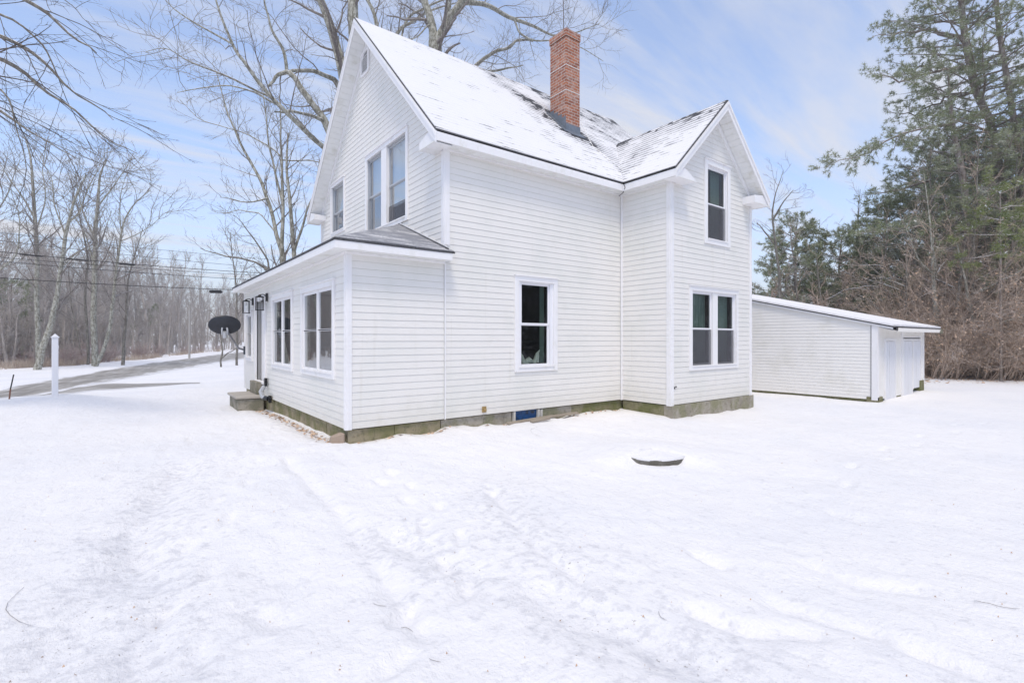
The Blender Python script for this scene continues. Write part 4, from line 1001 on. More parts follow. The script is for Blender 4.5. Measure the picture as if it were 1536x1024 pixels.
# ------------------------------------------------------------------ vegetation
def norm(v): return v/np.maximum(np.linalg.norm(v, axis=-1, keepdims=True), 1e-9)
class Tree:
    """a set of branches, each a polyline with radii; turned into tubes all at once"""
    def __init__(s, seed): s.rg = random.Random(seed); s.np = np.random.RandomState(seed); s.br = []   # (pts, rads, level)
    def add(s, pts, rads, level): s.br.append((np.asarray(pts, float), np.asarray(rads, float), level))
    def wander(s, p, d, L, r0, r1, n, curl, trop):
        pts = [p]; d = d/np.linalg.norm(d)
        for i in range(n):
            d = d+s.np.normal(0, curl, 3)+np.array([0, 0, trop]); d = d/np.linalg.norm(d); p = p+d*L/n; pts.append(p)
        tt = np.linspace(0, 1, n+1); return np.array(pts), r0+(r1-r0)*tt**.8
    def sub(s, pts, rads, level, spec, length=None):
        """spawn children of a branch; spec = list per level of dict(n, len, ang, curl, trop, t0, seg, rr)"""
        if level >= len(spec): return
        q = spec[level]; seg = np.diff(pts, axis=0); sl = np.linalg.norm(seg, axis=1); cum = np.r_[0, np.cumsum(sl)]; Lp = cum[-1]
        n = q['n'] if not q.get('per') else max(2, int(Lp*q['per']))
        for k in range(n):
            tt = q['t0']+(1-q['t0'])*((k+s.rg.random())/n); l = tt*Lp; i = min(len(seg)-1, int(np.searchsorted(cum, l)-1)); i = max(i, 0)
            u = (l-cum[i])/max(sl[i], 1e-6); p = pts[i]+seg[i]*u; r = rads[i]*(1-u)+rads[i+1]*u; d = seg[i]/max(sl[i], 1e-6)
            a = s.np.normal(0, 1, 3); a -= d*a.dot(d); a /= max(np.linalg.norm(a), 1e-6)
            if q.get('flat'): a[2] *= q['flat']; a /= max(np.linalg.norm(a), 1e-6)
            an = q['ang']*(.7+.6*s.rg.random()); nd = d*math.cos(an)+a*math.sin(an)
            L = (q['len'][0]+(q['len'][1]-q['len'][0])*s.rg.random())*(1-q.get('taper', .45)*tt)*(length or 1)
            rr = max(q['rmin'], r*q['rr']*(.6+.4*s.rg.random()))
            P, Rr = s.wander(p, nd, L, rr, max(q['rmin']*.6, rr*.3), q['seg'], q['curl'], q['trop'])
            s.add(P, Rr, level+1); s.sub(P, Rr, level+1, spec, length)
    def arrays(s, pick):
        V = []; F = []; nv = 0; groups = {}
        for P, Rr, lv in s.br:
            if not pick(lv): continue
            sides = 8 if Rr[0] > .09 else 6 if Rr[0] > .045 else 4 if Rr[0] > .016 else 3
            groups.setdefault((len(P), sides), []).append((P, Rr))
        for (K, S), lst in groups.items():
            P = np.stack([a for a, _ in lst]); Rr = np.stack([b for _, b in lst])
            T = norm(np.gradient(P, axis=1)); ref = np.where(np.abs(T[:, :1, 2:3]) > .9, np.array([1., 0, 0]), np.array([0, 0, 1.]))
            ref = np.broadcast_to(ref, T.shape); U = norm(np.cross(T, ref)); W_ = np.cross(T, U)
            th = np.arange(S)/S*2*np.pi
            ring = P[:, :, None, :]+(U[:, :, None, :]*np.cos(th)[None, None, :, None]+W_[:, :, None, :]*np.sin(th)[None, None, :, None])*Rr[:, :, None, None]
            n = len(lst); idx = np.arange(n*K*S).reshape(n, K, S)+nv
            a = idx[:, :-1, :]; b = np.roll(idx, -1, axis=2)[:, :-1, :]; c = np.roll(idx, -1, axis=2)[:, 1:, :]; d = idx[:, 1:, :]
            F.append(np.stack([a, b, c, d], -1).reshape(-1, 4)); V.append(ring.reshape(-1, 3)); nv += n*K*S
        if not V: return np.zeros((0, 3)), np.zeros((0, 4), int)
        return np.concatenate(V), np.concatenate(F)
    def mesh(s, name, pick): 
        v, f = s.arrays(pick); return np_mesh(name, v, [f], True) if len(v) else None
    def tips(s, lv): return [(P, Rr) for P, Rr, l in s.br if l == lv]

def leaves_mesh(name, C, size, rg, droop=.5, ratio=.6):
    """one small folded quad per centre"""
    n = len(C); a = norm(rg.normal(0, 1, (n, 3))); b = norm(np.cross(a, rg.normal(0, 1, (n, 3)))); sz = size*(.6+.8*rg.rand(n, 1))
    a[:, 2] -= droop; a = norm(a); b = norm(np.cross(a, b))
    v = np.stack([C, C+a*sz*.5+b*sz*ratio*.5, C+a*sz, C+a*sz*.5-b*sz*ratio*.5], 1).reshape(-1, 3)
    return np_mesh(name, v, [np.arange(n*4).reshape(n, 4)])
def tufts(C, D, rg, k, L, w):
    """k needles (thin triangles) fanned about direction D at each centre"""
    n = len(C); C = np.repeat(C, k, 0); D = np.repeat(D, k, 0)
    d = norm(D*.55+rg.normal(0, .62, (n*k, 3))); s_ = norm(np.cross(d, rg.normal(0, 1, (n*k, 3)))); L = L*(.65+.6*rg.rand(n*k, 1))
    v = np.stack([C+s_*w*.5, C-s_*w*.5, C+d*L], 1).reshape(-1, 3)
    return v, np.arange(n*k*3).reshape(-1, 3)

def hard_tree(name, label, cat, base, limbs, spec, seed, mt_trunk, mt_crown, group=None, trunk_levels=0):
    """limbs: list of (points relative to base, radii); level 0 = limbs = trunk part; twigs = crown part"""
    tr = Tree(seed)
    first = True
    for P, Rr in limbs:
        if first and P[0][2]+base[2] > -.6:
            P = [Vector((P[0][0], P[0][1], -.6-base[2]))]+list(P); Rr = [Rr[0]*1.25]+list(Rr)
        first = False
        # smooth the hand-placed limb with a little wander
        P = np.array(P, float); n = max(6, len(P)*3); t0 = np.linspace(0, 1, len(P)); t1 = np.linspace(0, 1, n)
        Q = np.stack([np.interp(t1, t0, P[:, i]) for i in range(3)], 1); Q[1:-1] += tr.np.normal(0, .035, (n-2, 3)); r1 = np.interp(t1, t0, Rr)
        Q[1:-1] = (Q[:-2]+2*Q[1:-1]+Q[2:])/4
        tr.add(Q, r1, 0); tr.sub(Q, r1, 0, spec)
    root = thing(name, label, cat, base, 0, group)
    obj('trunk', tr.mesh('trunk', lambda l: l <= trunk_levels), mt_trunk, root)
    m = tr.mesh('crown', lambda l: l > trunk_levels)
    if m: obj('crown', m, mt_crown, root)
    return root
def copy_thing(o, loc, rz, sc=1.0, label=None):
    r_ = o.copy(); COL.objects.link(r_); r_.location = loc; r_.rotation_euler = (0, 0, rz); r_.scale = (sc, sc, sc)
    if label: r_['label'] = label
    for ch in list(o.children):
        c = ch.copy(); COL.objects.link(c); c.parent = r_
    return r_

def rel(base, pts, d0):
    """(px, py[, depth change]) along a limb -> points relative to base"""
    out = []
    for q in pts:
        d = d0+(q[2] if len(q) > 2 else 0); out.append(at(q[0], d, q[1])-Vector(base))
    return out
SP_BIG = [dict(n=0, per=1.5, len=(1.3, 3.6), ang=.85, curl=.16, trop=.03, t0=.12, seg=7, rr=.42, rmin=.010),
          dict(n=0, per=3.4, len=(.6, 1.7), ang=.80, curl=.20, trop=.02, t0=.15, seg=5, rr=.45, rmin=.0065),
          dict(n=0, per=5.5, len=(.25, .85), ang=.75, curl=.22, trop=.02, t0=.15, seg=3, rr=.5, rmin=.0042)]
# big snow-dusted tree behind the house, left of the ridge
D = 19.0
b = at(520, D); b.z = -.3
hard_tree('bare_tree', 'big pale-barked bare tree behind the left gable with limbs arching out to the left', 'tree', b, [
    (rel(b, [(540, 520), (536, 330), (535, 200), (532, 90), (531, 20), (528, -60)], D), [.42, .36, .30, .24, .20, .16]),
    (rel(b, [(535, 230), (520, 130, .3), (507, 75, .5), (492, 30, .6), (477, -5, .6), (460, -50, .6)], D), [.26, .21, .18, .16, .14, .12]),
    (rel(b, [(534, 300), (503, 215, -.8), (488, 183, -1), (469, 156, -1.2), (449, 129, -1.3), (430, 106, -1.4), (415, 112, -1.5), (402, 130, -1.6)], D), [.22, .16, .13, .11, .10, .085, .06, .04]),
    (rel(b, [(430, 106, -1.4), (424, 75, -1.5), (408, 45, -1.7), (398, 10, -1.9), (392, -30, -2)], D), [.06, .05, .04, .03, .02]),
    (rel(b, [(512, 135, .4), (500, 116, 0), (469, 107, -.6), (446, 106, -1), (430, 106, -1.4)], D), [.12, .09, .075, .065, .05]),
    (rel(b, [(520, 250, 0), (480, 217, -1.5), (414, 156, -2.5), (372, 105, -3), (348, 66, -3.2), (330, 20, -3.4), (318, -15, -3.5)], D), [.12, .085, .07, .055, .045, .032, .02]),
    (rel(b, [(414, 156, -2.5), (375, 135, -3), (330, 125, -3.4), (266, 139, -4)], D), [.04, .03, .022, .01]),
    (rel(b, [(405, 145, -2.5), (340, 115, -3), (290, 95, -3.4), (250, 70, -3.8), (219, 78, -4)], D), [.04, .032, .025, .015, .008]),
    (rel(b, [(488, 183, -1), (460, 172, -1.6), (430, 167, -2), (412, 168, -2.4)], D), [.07, .05, .04, .025]),
    (rel(b, [(348, 66, -3.2), (300, 40, -3.4), (255, 10, -3.6), (230, -20, -3.8)], D), [.035, .025, .016, .01]),
], SP_BIG, 11, m_bark_pale, m_twig)
# the forked tree behind the ridge
D = 21.0
b = at(655, D); b.z = -.3
hard_tree('bare_tree', 'large forked bare tree rising behind the snowy main ridge, reaching behind the chimney', 'tree', b, [
    (rel(b, [(652, 500), (654, 300), (655, 160), (653, 80), (652, 62)], D), [.44, .38, .33, .29, .27]),
    (rel(b, [(652, 66), (648, 40), (641, 15), (634, -12), (628, -50)], D), [.20, .17, .15, .14, .12]),
    (rel(b, [(653, 66), (666, 45), (676, 28), (690, 8), (704, -15)], D), [.22, .19, .17, .15, .13]),
    (rel(b, [(672, 32), (674, 12), (676, -20)], D), [.12, .10, .09]),
    (rel(b, [(694, 4), (720, 4, .5), (745, 15, 1), (770, 27, 1.4), (800, 40, 1.6), (830, 56, 1.8), (865, 48, 2), (900, 35, 2.2)], D), [.12, .10, .09, .08, .06, .045, .03, .012]),
    (rel(b, [(770, 27, 1.4), (778, 50, 1.4), (800, 62, 1.4), (828, 61, 1.5), (870, 70, 1.6), (905, 92, 1.8)], D), [.05, .045, .04, .03, .022, .01]),
    (rel(b, [(700, 112, 2), (722, 90, 2), (745, 76, 2), (770, 68, 2), (776, 60, 2), (800, 62, 1.9)], D), [.09, .08, .07, .06, .05, .04]),
    (rel(b, [(655, 120), (690, 118, 1.5), (725, 108, 2), (760, 104, 2.4), (785, 98, 2.6)], D), [.10, .08, .06, .045, .02]),
    (rel(b, [(640, 120, .5), (600, 60, .8), (612, 25, .9), (640, 10, 1), (690, -10, 1.2)], D), [.09, .06, .05, .045, .03]),
    (rel(b, [(648, 35), (628, 55, -.5), (612, 58, -.8)], D), [.035, .025, .012]),
], SP_BIG, 12, m_bark_pale, m_twig)
D = 23.0
b = at(575, D); b.z = -.3
hard_tree('bare_tree', 'snowy limbed bare tree whose crown shows above the ridge just right of the peak', 'tree', b, [
    (rel(b, [(590, 520), (580, 300), (570, 120), (566, 45), (560, 15), (545, -10)], D), [.3, .26, .2, .09, .08, .06]),
    (rel(b, [(572, 160), (592, 60), (598, 45), (625, 30, .5), (650, 14, 1), (690, 3, 1.4)], D), [.14, .08, .075, .06, .045, .02]),
], SP_BIG, 13, m_bark_pale, m_twig)
# young many-stemmed tree at the far corner of the house
SP_YOUNG = [dict(n=0, per=2.3, len=(.9, 2.6), ang=.75, curl=.10, trop=.08, t0=.15, seg=6, rr=.45, rmin=.010),
            dict(n=0, per=3.2, len=(.3, 1.1), ang=.65, curl=.12, trop=.07, t0=.15, seg=4, rr=.5, rmin=.006),
            dict(n=3, len=(.15, .5), ang=.6, curl=.1, trop=.05, t0=.3, seg=3, rr=.6, rmin=.0045)]
D = 21.0
b = at(425, D); b.z = -.3
hard_tree('bare_tree', 'slender many-stemmed bare tree just left of the porch roof and gable', 'tree', b, [
    (rel(b, [(428, 540), (426, 440), (424, 385)], D), [.15, .13, .12]),
    (rel(b, [(424, 388), (415, 350), (402, 300), (388, 265), (365, 225), (345, 180), (330, 130), (318, 95)], D), [.09, .08, .07, .06, .05, .035, .02, .01]),
    (rel(b, [(424, 388), (424, 320), (423, 240), (421, 180), (418, 140)], D), [.09, .07, .05, .03, .012]),
    (rel(b, [(423, 300), (410, 240), (400, 190), (395, 140), (390, 100)], D), [.05, .04, .03, .02, .01]),
    (rel(b, [(440, 540), (440, 440), (440, 385), (436, 300), (430, 255), (432, 200)], D), [.12, .10, .09, .07, .05, .03]),
    (rel(b, [(441, 380), (450, 345), (458, 330), (470, 290), (480, 240)], D), [.06, .05, .045, .03, .015]),
    (rel(b, [(400, 298), (380, 305, -1), (350, 300, -1.5), (330, 296, -2)], D), [.04, .03, .02, .01]),
    (rel(b, [(414, 350), (390, 320, .5), (360, 315, 1), (335, 320, 1.4)], D), [.035, .03, .02, .01]),
    (rel(b, [(423, 240), (470, 242, .5), (510, 250, .8)], D), [.03, .025, .015]),
    (rel(b, [(422, 235), (380, 205), (340, 190), (300, 180), (270, 150)], D), [.03, .025, .02, .014, .008]),
], SP_YOUNG, 14, m_bark_pale, m_twig)
b2 = at(405, 24); b2.z = -.3
hard_tree('bare_tree', 'low spreading bare tree half hidden behind the far end of the porch roof', 'tree', b2, [
    (rel(b2, [(415, 540), (412, 450), (404, 405), (385, 392), (360, 388), (330, 382), (300, 372)], 24), [.12, .10, .08, .05, .04, .03, .015]),
    (rel(b2, [(404, 405), (400, 385), (372, 345), (350, 322)], 24), [.05, .04, .025, .01]),
], SP_YOUNG, 15, m_bark_dark, m_twig)
# tree out of the frame on the left, its long drooping twigs hang into view
SP_DROOP = [dict(n=0, per=1.5, len=(1.2, 3.0), ang=.38, curl=.06, trop=-.015, t0=.08, seg=7, rr=.5, rmin=.0075),
            dict(n=0, per=3.0, len=(.4, 1.2), ang=.45, curl=.07, trop=.0, t0=.12, seg=4, rr=.5, rmin=.0045),
            dict(n=3, len=(.12, .4), ang=.5, curl=.1, trop=.02, t0=.3, seg=3, rr=.6, rmin=.003)]
D = 9.0
b = at(-300, D); b.z = 0.0
hard_tree('bare_tree', 'tree left of the picture whose dark fine branches droop into the upper left sky', 'tree', b, [
    (rel(b, [(-300, 640), (-290, 300), (-260, 60), (-230, -150)], D), [.30, .26, .2, .15]),
    (rel(b, [(-260, 60), (-120, -20), (-20, -30), (60, 10), (110, 60), (145, 80)], D), [.10, .06, .045, .03, .018, .008]),
    (rel(b, [(-270, 120), (-120, 40), (-20, 45), (50, 80), (110, 140), (170, 180)], D), [.10, .06, .04, .028, .016, .007]),
    (rel(b, [(-275, 150), (-130, 90), (-20, 85), (40, 110), (100, 160), (150, 205), (205, 230)], D), [.10, .055, .04, .03, .018, .012, .005]),
    (rel(b, [(-280, 200), (-130, 130), (-20, 150), (30, 185), (70, 215), (120, 240)], D), [.08, .045, .03, .02, .012, .005]),
    (rel(b, [(-280, 160), (-130, 110), (-20, 118), (20, 150), (30, 200), (40, 255)], D), [.06, .035, .02, .014, .009, .005]),
    (rel(b, [(-260, 60), (-130, -60), (-10, -70), (60, -30), (110, 10)], D), [.08, .045, .03, .018, .006]),
    (rel(b, [(-265, 100), (-120, 10), (-20, 10), (40, 40), (80, 90), (95, 130)], D), [.06, .035, .025, .018, .012, .006]),
], SP_DROOP, 16, m_bark_dark, m_twig_dark)

# trees along the far side of the road -------------------------------------------------
SP_ROAD = [dict(n=0, per=1.4, len=(1.8, 4.4), ang=.75, curl=.15, trop=.06, t0=.30, seg=7, rr=.48, rmin=.018),
           dict(n=0, per=2.4, len=(.8, 2.2), ang=.7, curl=.18, trop=.05, t0=.15, seg=4, rr=.5, rmin=.011),
           dict(n=0, per=3.4, len=(.3, 1.0), ang=.65, curl=.18, trop=.04, t0=.2, seg=3, rr=.6, rmin=.008)]
def road_tree(px, D, label, limbs, seed, mt=m_bark_pale, spec=SP_ROAD):
    b = at(px, D); b.z = Hz(b.x, b.y)-.15
    return hard_tree('bare_tree', label, 'tree', b, [(rel(b, P, D), [q*.76 for q in Rr]) for P, Rr in limbs], spec, seed, mt, m_twig)
road_tree(57, 31, 'tall lichen-pale tree at the far roadside whose trunk leans right from its base', [
    ([(55, 558), (62, 530), (72, 500), (84, 455), (92, 400), (99, 345), (112, 300), (130, 262)], [.26, .22, .20, .17, .15, .12, .08, .05]),
    ([(97, 350), (82, 310), (78, 270), (60, 235)], [.07, .05, .035, .02]),
    ([(101, 335), (120, 320), (128, 290), (150, 250), (160, 225)], [.06, .05, .04, .025, .012]),
    ([(92, 400), (120, 375), (150, 370), (170, 350)], [.05, .035, .02, .01])], 21)
road_tree(54, 33, 'straight pale trunk beside the leaning roadside tree', [
    ([(58, 552), (55, 480), (55, 400), (53, 330), (50, 270), (44, 225), (30, 190)], [.19, .17, .16, .14, .10, .06, .03]),
    ([(53, 330), (35, 300), (15, 270), (-5, 235)], [.07, .055, .04, .02]),
    ([(54, 345), (70, 300), (62, 250), (72, 205)], [.06, .05, .03, .015])], 22)
road_tree(140, 36, 'thick straight pale tree standing in the middle of the far roadside row', [
    ([(142, 548), (141, 480), (141, 400), (143, 350), (147, 300), (150, 262), (160, 240)], [.26, .23, .20, .17, .12, .08, .04]),
    ([(143, 360), (125, 320), (115, 280), (112, 250)], [.09, .06, .04, .02]),
    ([(146, 310), (170, 280), (190, 250), (200, 232)], [.07, .05, .03, .015]),
    ([(142, 400), (130, 350), (105, 320), (92, 290)], [.08, .05, .035, .02])], 23)
road_tree(150, 35, 'crooked dark-and-pale tree leaning right from the middle of the roadside row', [
    ([(143, 549), (155, 525), (165, 490), (170, 450), (176, 400), (180, 360), (188, 330), (200, 305), (226, 285)], [.17, .15, .14, .13, .11, .09, .07, .05, .03]),
    ([(180, 362), (205, 352), (225, 340), (245, 320), (270, 312)], [.055, .045, .035, .02, .01]),
    ([(176, 400), (200, 398), (222, 400)], [.04, .03, .015]),
    ([(182, 350), (178, 310), (186, 270), (195, 250)], [.05, .035, .02, .01])], 24, m_bark_pale)
road_tree(128, 37, 'thin dark trunk directly left of the thick middle roadside tree', [
    ([(132, 550), (131, 490), (128, 430), (133, 380), (120, 330), (110, 290)], [.12, .11, .10, .08, .05, .03])], 25, m_bark_dark)
road_tree(184, 37, 'short dark snag-like tree right of the roadside row', [
    ([(184, 546), (186, 510), (189, 470), (190, 430), (200, 390), (215, 340)], [.15, .12, .09, .07, .05, .02])], 26, m_bark_dark)
road_tree(118, 39, 'slim leaning sapling between the two groups of roadside trees', [
    ([(124, 545), (116, 500), (108, 460), (104, 420), (98, 380)], [.08, .06, .05, .04, .02])], 27, m_bark_dark)
road_tree(18, 30, 'bare tree at the left picture edge with low branches over the wires', [
    ([(-35, 560), (-30, 470), (-20, 420), (5, 400), (22, 388), (30, 360), (28, 320), (15, 280)], [.16, .14, .12, .08, .07, .05, .03, .015]),
    ([(-30, 430), (-20, 340), (8, 300), (22, 260), (30, 230)], [.10, .06, .05, .03, .015])], 28)
road_tree(332, 34, 'small forked tree on the near roadside just behind the satellite dish', [
    ([(332, 551), (332, 535), (333, 515), (328, 490), (322, 470), (312, 462), (295, 462)], [.085, .075, .055, .04, .03, .02, .01]),
    ([(332, 538), (340, 530), (352, 525), (362, 510)], [.06, .05, .035, .02]),
    ([(330, 500), (338, 470), (350, 450), (352, 420)], [.035, .025, .018, .01])], 29, m_bark_dark,
    [dict(SP_ROAD[0], len=(.6, 1.6), trop=.0, rmin=.010), dict(SP_ROAD[1], len=(.3, .8), rmin=.006), dict(SP_ROAD[2], rmin=.005)])
road_tree(355, 37, 'thick-trunked tree partly hidden behind the far porch corner', [
    ([(356, 548), (356, 500), (357, 440), (350, 400), (345, 350)], [.11, .10, .08, .05, .03])], 30, m_bark_dark)

# prototypes for the wood beyond, copied individually in front and merged far behind ------
def far_proto(seed, h, n1, mt):
    tr = Tree(seed); rg = tr.rg; P, Rr = tr.wander(np.zeros(3), np.array([rg.uniform(-.12, .12), rg.uniform(-.12, .12), 1.]), h, .10+.008*h, .02, 9, .05, .03)
    tr.add(P, Rr, 0)
    tr.sub(P, Rr, 0, [dict(n=n1, len=(.18*h, .36*h), ang=.65, curl=.12, trop=.07, t0=.15, seg=5, rr=.4, rmin=.022, taper=.6),
                      dict(n=7, len=(.06*h, .15*h), ang=.6, curl=.14, trop=.06, t0=.15, seg=3, rr=.5, rmin=.014),
                      dict(n=4, len=(.03*h, .07*h), ang=.6, curl=.14, trop=.05, t0=.2, seg=2, rr=.6, rmin=.010)])
    return tr
PR = [far_proto(100+i, 9+1.2*(i % 3), 17+i, None) for i in range(5)]
nr = np.random.RandomState(5)
def merged_wood(name, spots, label, mt, protos=PR):
    Vs = []; Fs = []; nv = 0; arr = [p.arrays(lambda l: True) for p in protos]
    for (x, y, z, s) in spots:
        v, f = arr[nr.randint(len(arr))]; a = nr.rand()*6.28; c_, s_ = math.cos(a), math.sin(a)
        M = np.array([[c_, -s_, 0], [s_, c_, 0], [0, 0, 1]])*s; Vs.append(v@M.T+np.array([x, y, z])); Fs.append(f+nv); nv += len(v)
    o = obj(name, np_mesh(name, np.concatenate(Vs), [np.concatenate(Fs)], True), mt); tag(o, label, 'woods', kind='stuff'); return o
# left wood across the road: placed in real depth, thinning towards the front
sp = []
for i in range(330):
    px = nr.uniform(-200, 520); dm_ = float(np.interp(px, [0, 110, 220, 330, 450], [38, 44, 58, 88, 112])); d = dm_+nr.rand()**.8*55; p = at(px, d)
    sp.append((p.x, p.y, -.4+max(0, d-60)*.025, (.72+.5*nr.rand())*(1.05 if px < 200 else 1.0)*(1 if d < 60 else 1.2)))
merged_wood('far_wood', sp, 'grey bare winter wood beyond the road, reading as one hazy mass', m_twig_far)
# shorter thicket in front of it
PRs = [far_proto(140+i, 4.0+.8*i, 15, None) for i in range(3)]
sp = []
for i in range(210):
    px = nr.uniform(-120, 360); d = float(np.interp(px, [0, 110, 220, 330, 450], [33, 39, 53, 84, 105]))+nr.rand()*13; p = at(px, d)
    sp.append((p.x, p.y, -.35, .55+.5*nr.rand()))
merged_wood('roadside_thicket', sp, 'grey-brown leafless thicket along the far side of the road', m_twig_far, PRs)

# shrubs ---------------------------------------------------------------------------------
def shrub(name, label, seed, h, stems, spread, mt, leafn=0, leafmat=None, group=None, rmin=.006, leafsize=.07):
    tr = Tree(seed); rg = tr.rg
    for k in range(stems):
        a = rg.uniform(0, 6.28); p = np.array([math.cos(a)*rg.uniform(0, spread*.5), math.sin(a)*rg.uniform(0, spread*.5), -.1])
        d = np.array([math.cos(a)*rg.uniform(.05, .75), math.sin(a)*rg.uniform(.05, .75), 1.]); L = h*rg.uniform(.5, 1.1)
        P, Rr = tr.wander(p, d, L, rmin*rg.choice([1.5, 2, 2.5, 3, 6]), rmin, 8, .13, -.03); tr.add(P, Rr, 0)
        tr.sub(P, Rr, 0, [dict(n=9, len=(.15*h, .40*h), ang=.7, curl=.2, trop=-.01, t0=.15, seg=4, rr=.6, rmin=rmin*.8),
                          dict(n=5, len=(.06*h, .17*h), ang=.75, curl=.2, trop=0, t0=.15, seg=3, rr=.6, rmin=rmin*.6)])
    root = thing(name, label, 'shrub', (0, 0, 0), 0, group)
    obj('stems', tr.mesh('stems', lambda l: True), mt, root)
    if leafn:
        T = [P for P, Rr in tr.tips(2)]; ids = tr.np.randint(0, len(T), leafn); C = np.array([T[i][tr.np.randint(1, 4)] for i in ids])+tr.np.normal(0, .02, (leafn, 3))
        obj('leaves', leaves_mesh('leaves', C, leafsize, tr.np), leafmat, root)
    return root
GR = 'brown leafless shrubs along the edge of the right-hand wood'
sh = [shrub('brown_shrub', 'tangled brown leafless shrub at the foot of the right-hand wood', 200+i, [3.0, 4.0, 5.4, 3.4][i], 20, 1.3, m_brush, 240 if i != 2 else 380, m_leaf_brown, GR) for i in range(4)]
spots = []
for i in range(120):
    d = nr.uniform(21.4, 27); px = nr.uniform(1385, 1700); spots.append((px, d))
for i in range(16): spots.append((nr.uniform(1120, 1400), nr.uniform(27, 34)))
for i, (px, d) in enumerate(spots):
    p = at(px, d); z = Hz(p.x, p.y)
    if i < 4: sh[i].location = (p.x, p.y, z); sh[i].rotation_euler = (0, 0, nr.rand()*6)
    else: copy_thing(sh[i % 4], (p.x, p.y, z), nr.rand()*6.28, .75+.5*nr.rand())
GL = 'reddish low shrubs beside the road'
sl_ = [shrub('roadside_shrub', 'low reddish-brown brush on the snowy far verge of the road', 220+i, 1.2+.3*i, 14, .9, m_red_brush, 0, None, GL, .008) for i in range(3)]
spots = [(nr.uniform(-20, 330), nr.uniform(0, 1)) for i in range(34)]
for i, (px, u) in enumerate(spots):
    dmin = np.interp(px, [0, 110, 220, 330], [31, 36, 48, 78]); p = at(px, dmin+u*6); z = Hz(p.x, p.y)
    if i < 3: sl_[i].location = (p.x, p.y, z)
    else: copy_thing(sl_[i % 3], (p.x, p.y, z), nr.rand()*6.28, .7+.6*nr.rand())

# dead grass on the verge
def grass_stuff(name, label, C, h, mt, rg, w=.012):
    n = len(C); d = norm(np.stack([rg.normal(0, .35, n), rg.normal(0, .35, n), np.ones(n)], 1)); s_ = norm(np.cross(d, rg.normal(0, 1, (n, 3)))); L = h*(.4+.8*rg.rand(n, 1))
    v = np.stack([C-s_*w*.5, C+s_*w*.5, C+d*L], 1).reshape(-1, 3); o = obj(name, np_mesh(name, v, [np.arange(n*3).reshape(n, 3)]), mt); tag(o, label, 'grass', kind='stuff')
px = nr.uniform(-30, 330, 5200); dm = np.interp(px, [0, 110, 220, 330], [30.5, 35.5, 47, 76])+np.abs(nr.normal(0, 1.6, 5200)); C = np.array([at(a, b_) for a, b_ in zip(px, dm)]); C[:, 2] = H(C[:, 0], C[:, 1])-.02
keep = vnoise(C[:, 0]*.5, C[:, 1]*.5, 40) > -.12; grass_stuff('dead_grass', 'tan dead grass sticking out of the snow along the far verge', C[keep], .65, m_grass_dead, nr, .03)
px = nr.uniform(1378, 1700, 4200); dm = 22.6+np.abs(nr.normal(0, 1.8, 4200)); C = np.array([at(a, b_) for a, b_ in zip(px, dm)]); C[:, 2] = H(C[:, 0], C[:, 1])-.02
grass_stuff('dead_weeds', 'brown dead weeds at the foot of the right-hand wood', C, .7, m_leaf_brown, nr, .02)
# leaf litter on the snow in front of the right wood, and along the porch footing
def litter(name, label, C, size, seed):
    rg = np.random.RandomState(seed); n = len(C); a = rg.rand(n)*6.28; sz = size*(.5+rg.rand(n, 1)); u = np.stack([np.cos(a), np.sin(a), rg.normal(0, .25, n)], 1); v_ = np.stack([-np.sin(a), np.cos(a), rg.normal(0, .3, n)], 1)
    v = np.stack([C-u*sz*.5, C-v_*sz*.3, C+u*sz*.5, C+v_*sz*.3+np.array([0, 0, .01])], 1).reshape(-1, 3); o = obj(name, np_mesh(name, v, [np.arange(n*4).reshape(n, 4)]), m_leaf_brown); tag(o, label, 'leaves', kind='stuff')
px = nr.uniform(1385, 1640, 900); dm = 22.8-np.abs(nr.normal(0, 1.1, 900)); C = np.array([at(a, b_) for a, b_ in zip(px, dm)]); C[:, 2] = H(C[:, 0], C[:, 1])+.012
litter('leaf_litter', 'fallen brown leaves scattered on the snow before the right-hand wood', C, .13, 3)
yy = nr.uniform(.1, 6.4, 230); C = np.stack([-.06-np.abs(nr.normal(0, .10, 230)), yy, np.zeros(230)], 1); C2 = np.stack([nr.uniform(.1, 6.5, 70), -.05-np.abs(nr.normal(0, .06, 70)), np.zeros(70)], 1); C = np.concatenate([C, C2]); C[:, 2] = H(C[:, 0], C[:, 1])-np.exp(-((C[:, 0]+.12)/.22)**2)*(C[:, 1] > .2)*.05+.012
litter('porch_leaves', 'dead leaves and bark crumbs lying along the house footing', C, .07, 4)
px = nr.uniform(-100, 1600, 170); py = nr.uniform(640, 1020, 170); C = np.array([(*gp(a, b_), 0) for a, b_ in zip(px, py)]); C[:, 2] = H(C[:, 0], C[:, 1])+.003
litter('snow_debris', 'tiny bits of bark and leaf scattered over the open snow', C, .010, 5)
# a few single twigs lying on the snow
for i, (pa, pb, lb) in enumerate([((36, 886), (50, 940), 'long thin curved twig lying on the snow at the far left'), ((560, 905), (580, 909), 'short straight twig left of the lower middle of the snow'), ((602, 934), (620, 946), 'small dark twig right of the lower middle'),
        ((988, 920), (1000, 932), 'short pale twig right of the centre, below the well cover'), ((1460, 897), (1530, 912), 'thin trailing twig near the right edge of the snow'), ((644, 996), (662, 1002), 'tiny twig near the bottom edge of the snow'), ((806, 640), (812, 655), 'upright little twig in the snow in front of the cellar window')]):
    A_ = Vector((*gp(*pa), 0)); B_ = Vector((*gp(*pb), 0)); P_ = []
    for k in range(7):
        u = k/6; q = A_.lerp(B_, u)+(B_-A_).cross(Vector((0, 0, 1)))*(.16*math.sin(u*3.1)); q.z = Hz(q.x, q.y)+.006; P_.append(q)
    mb = MB(); mb.tube(P_, [.0013]*6+[.0006], 4); tag(mb.build('fallen_twig', m_twig, None), lb, 'twig', 'single twigs lying on the open snow')

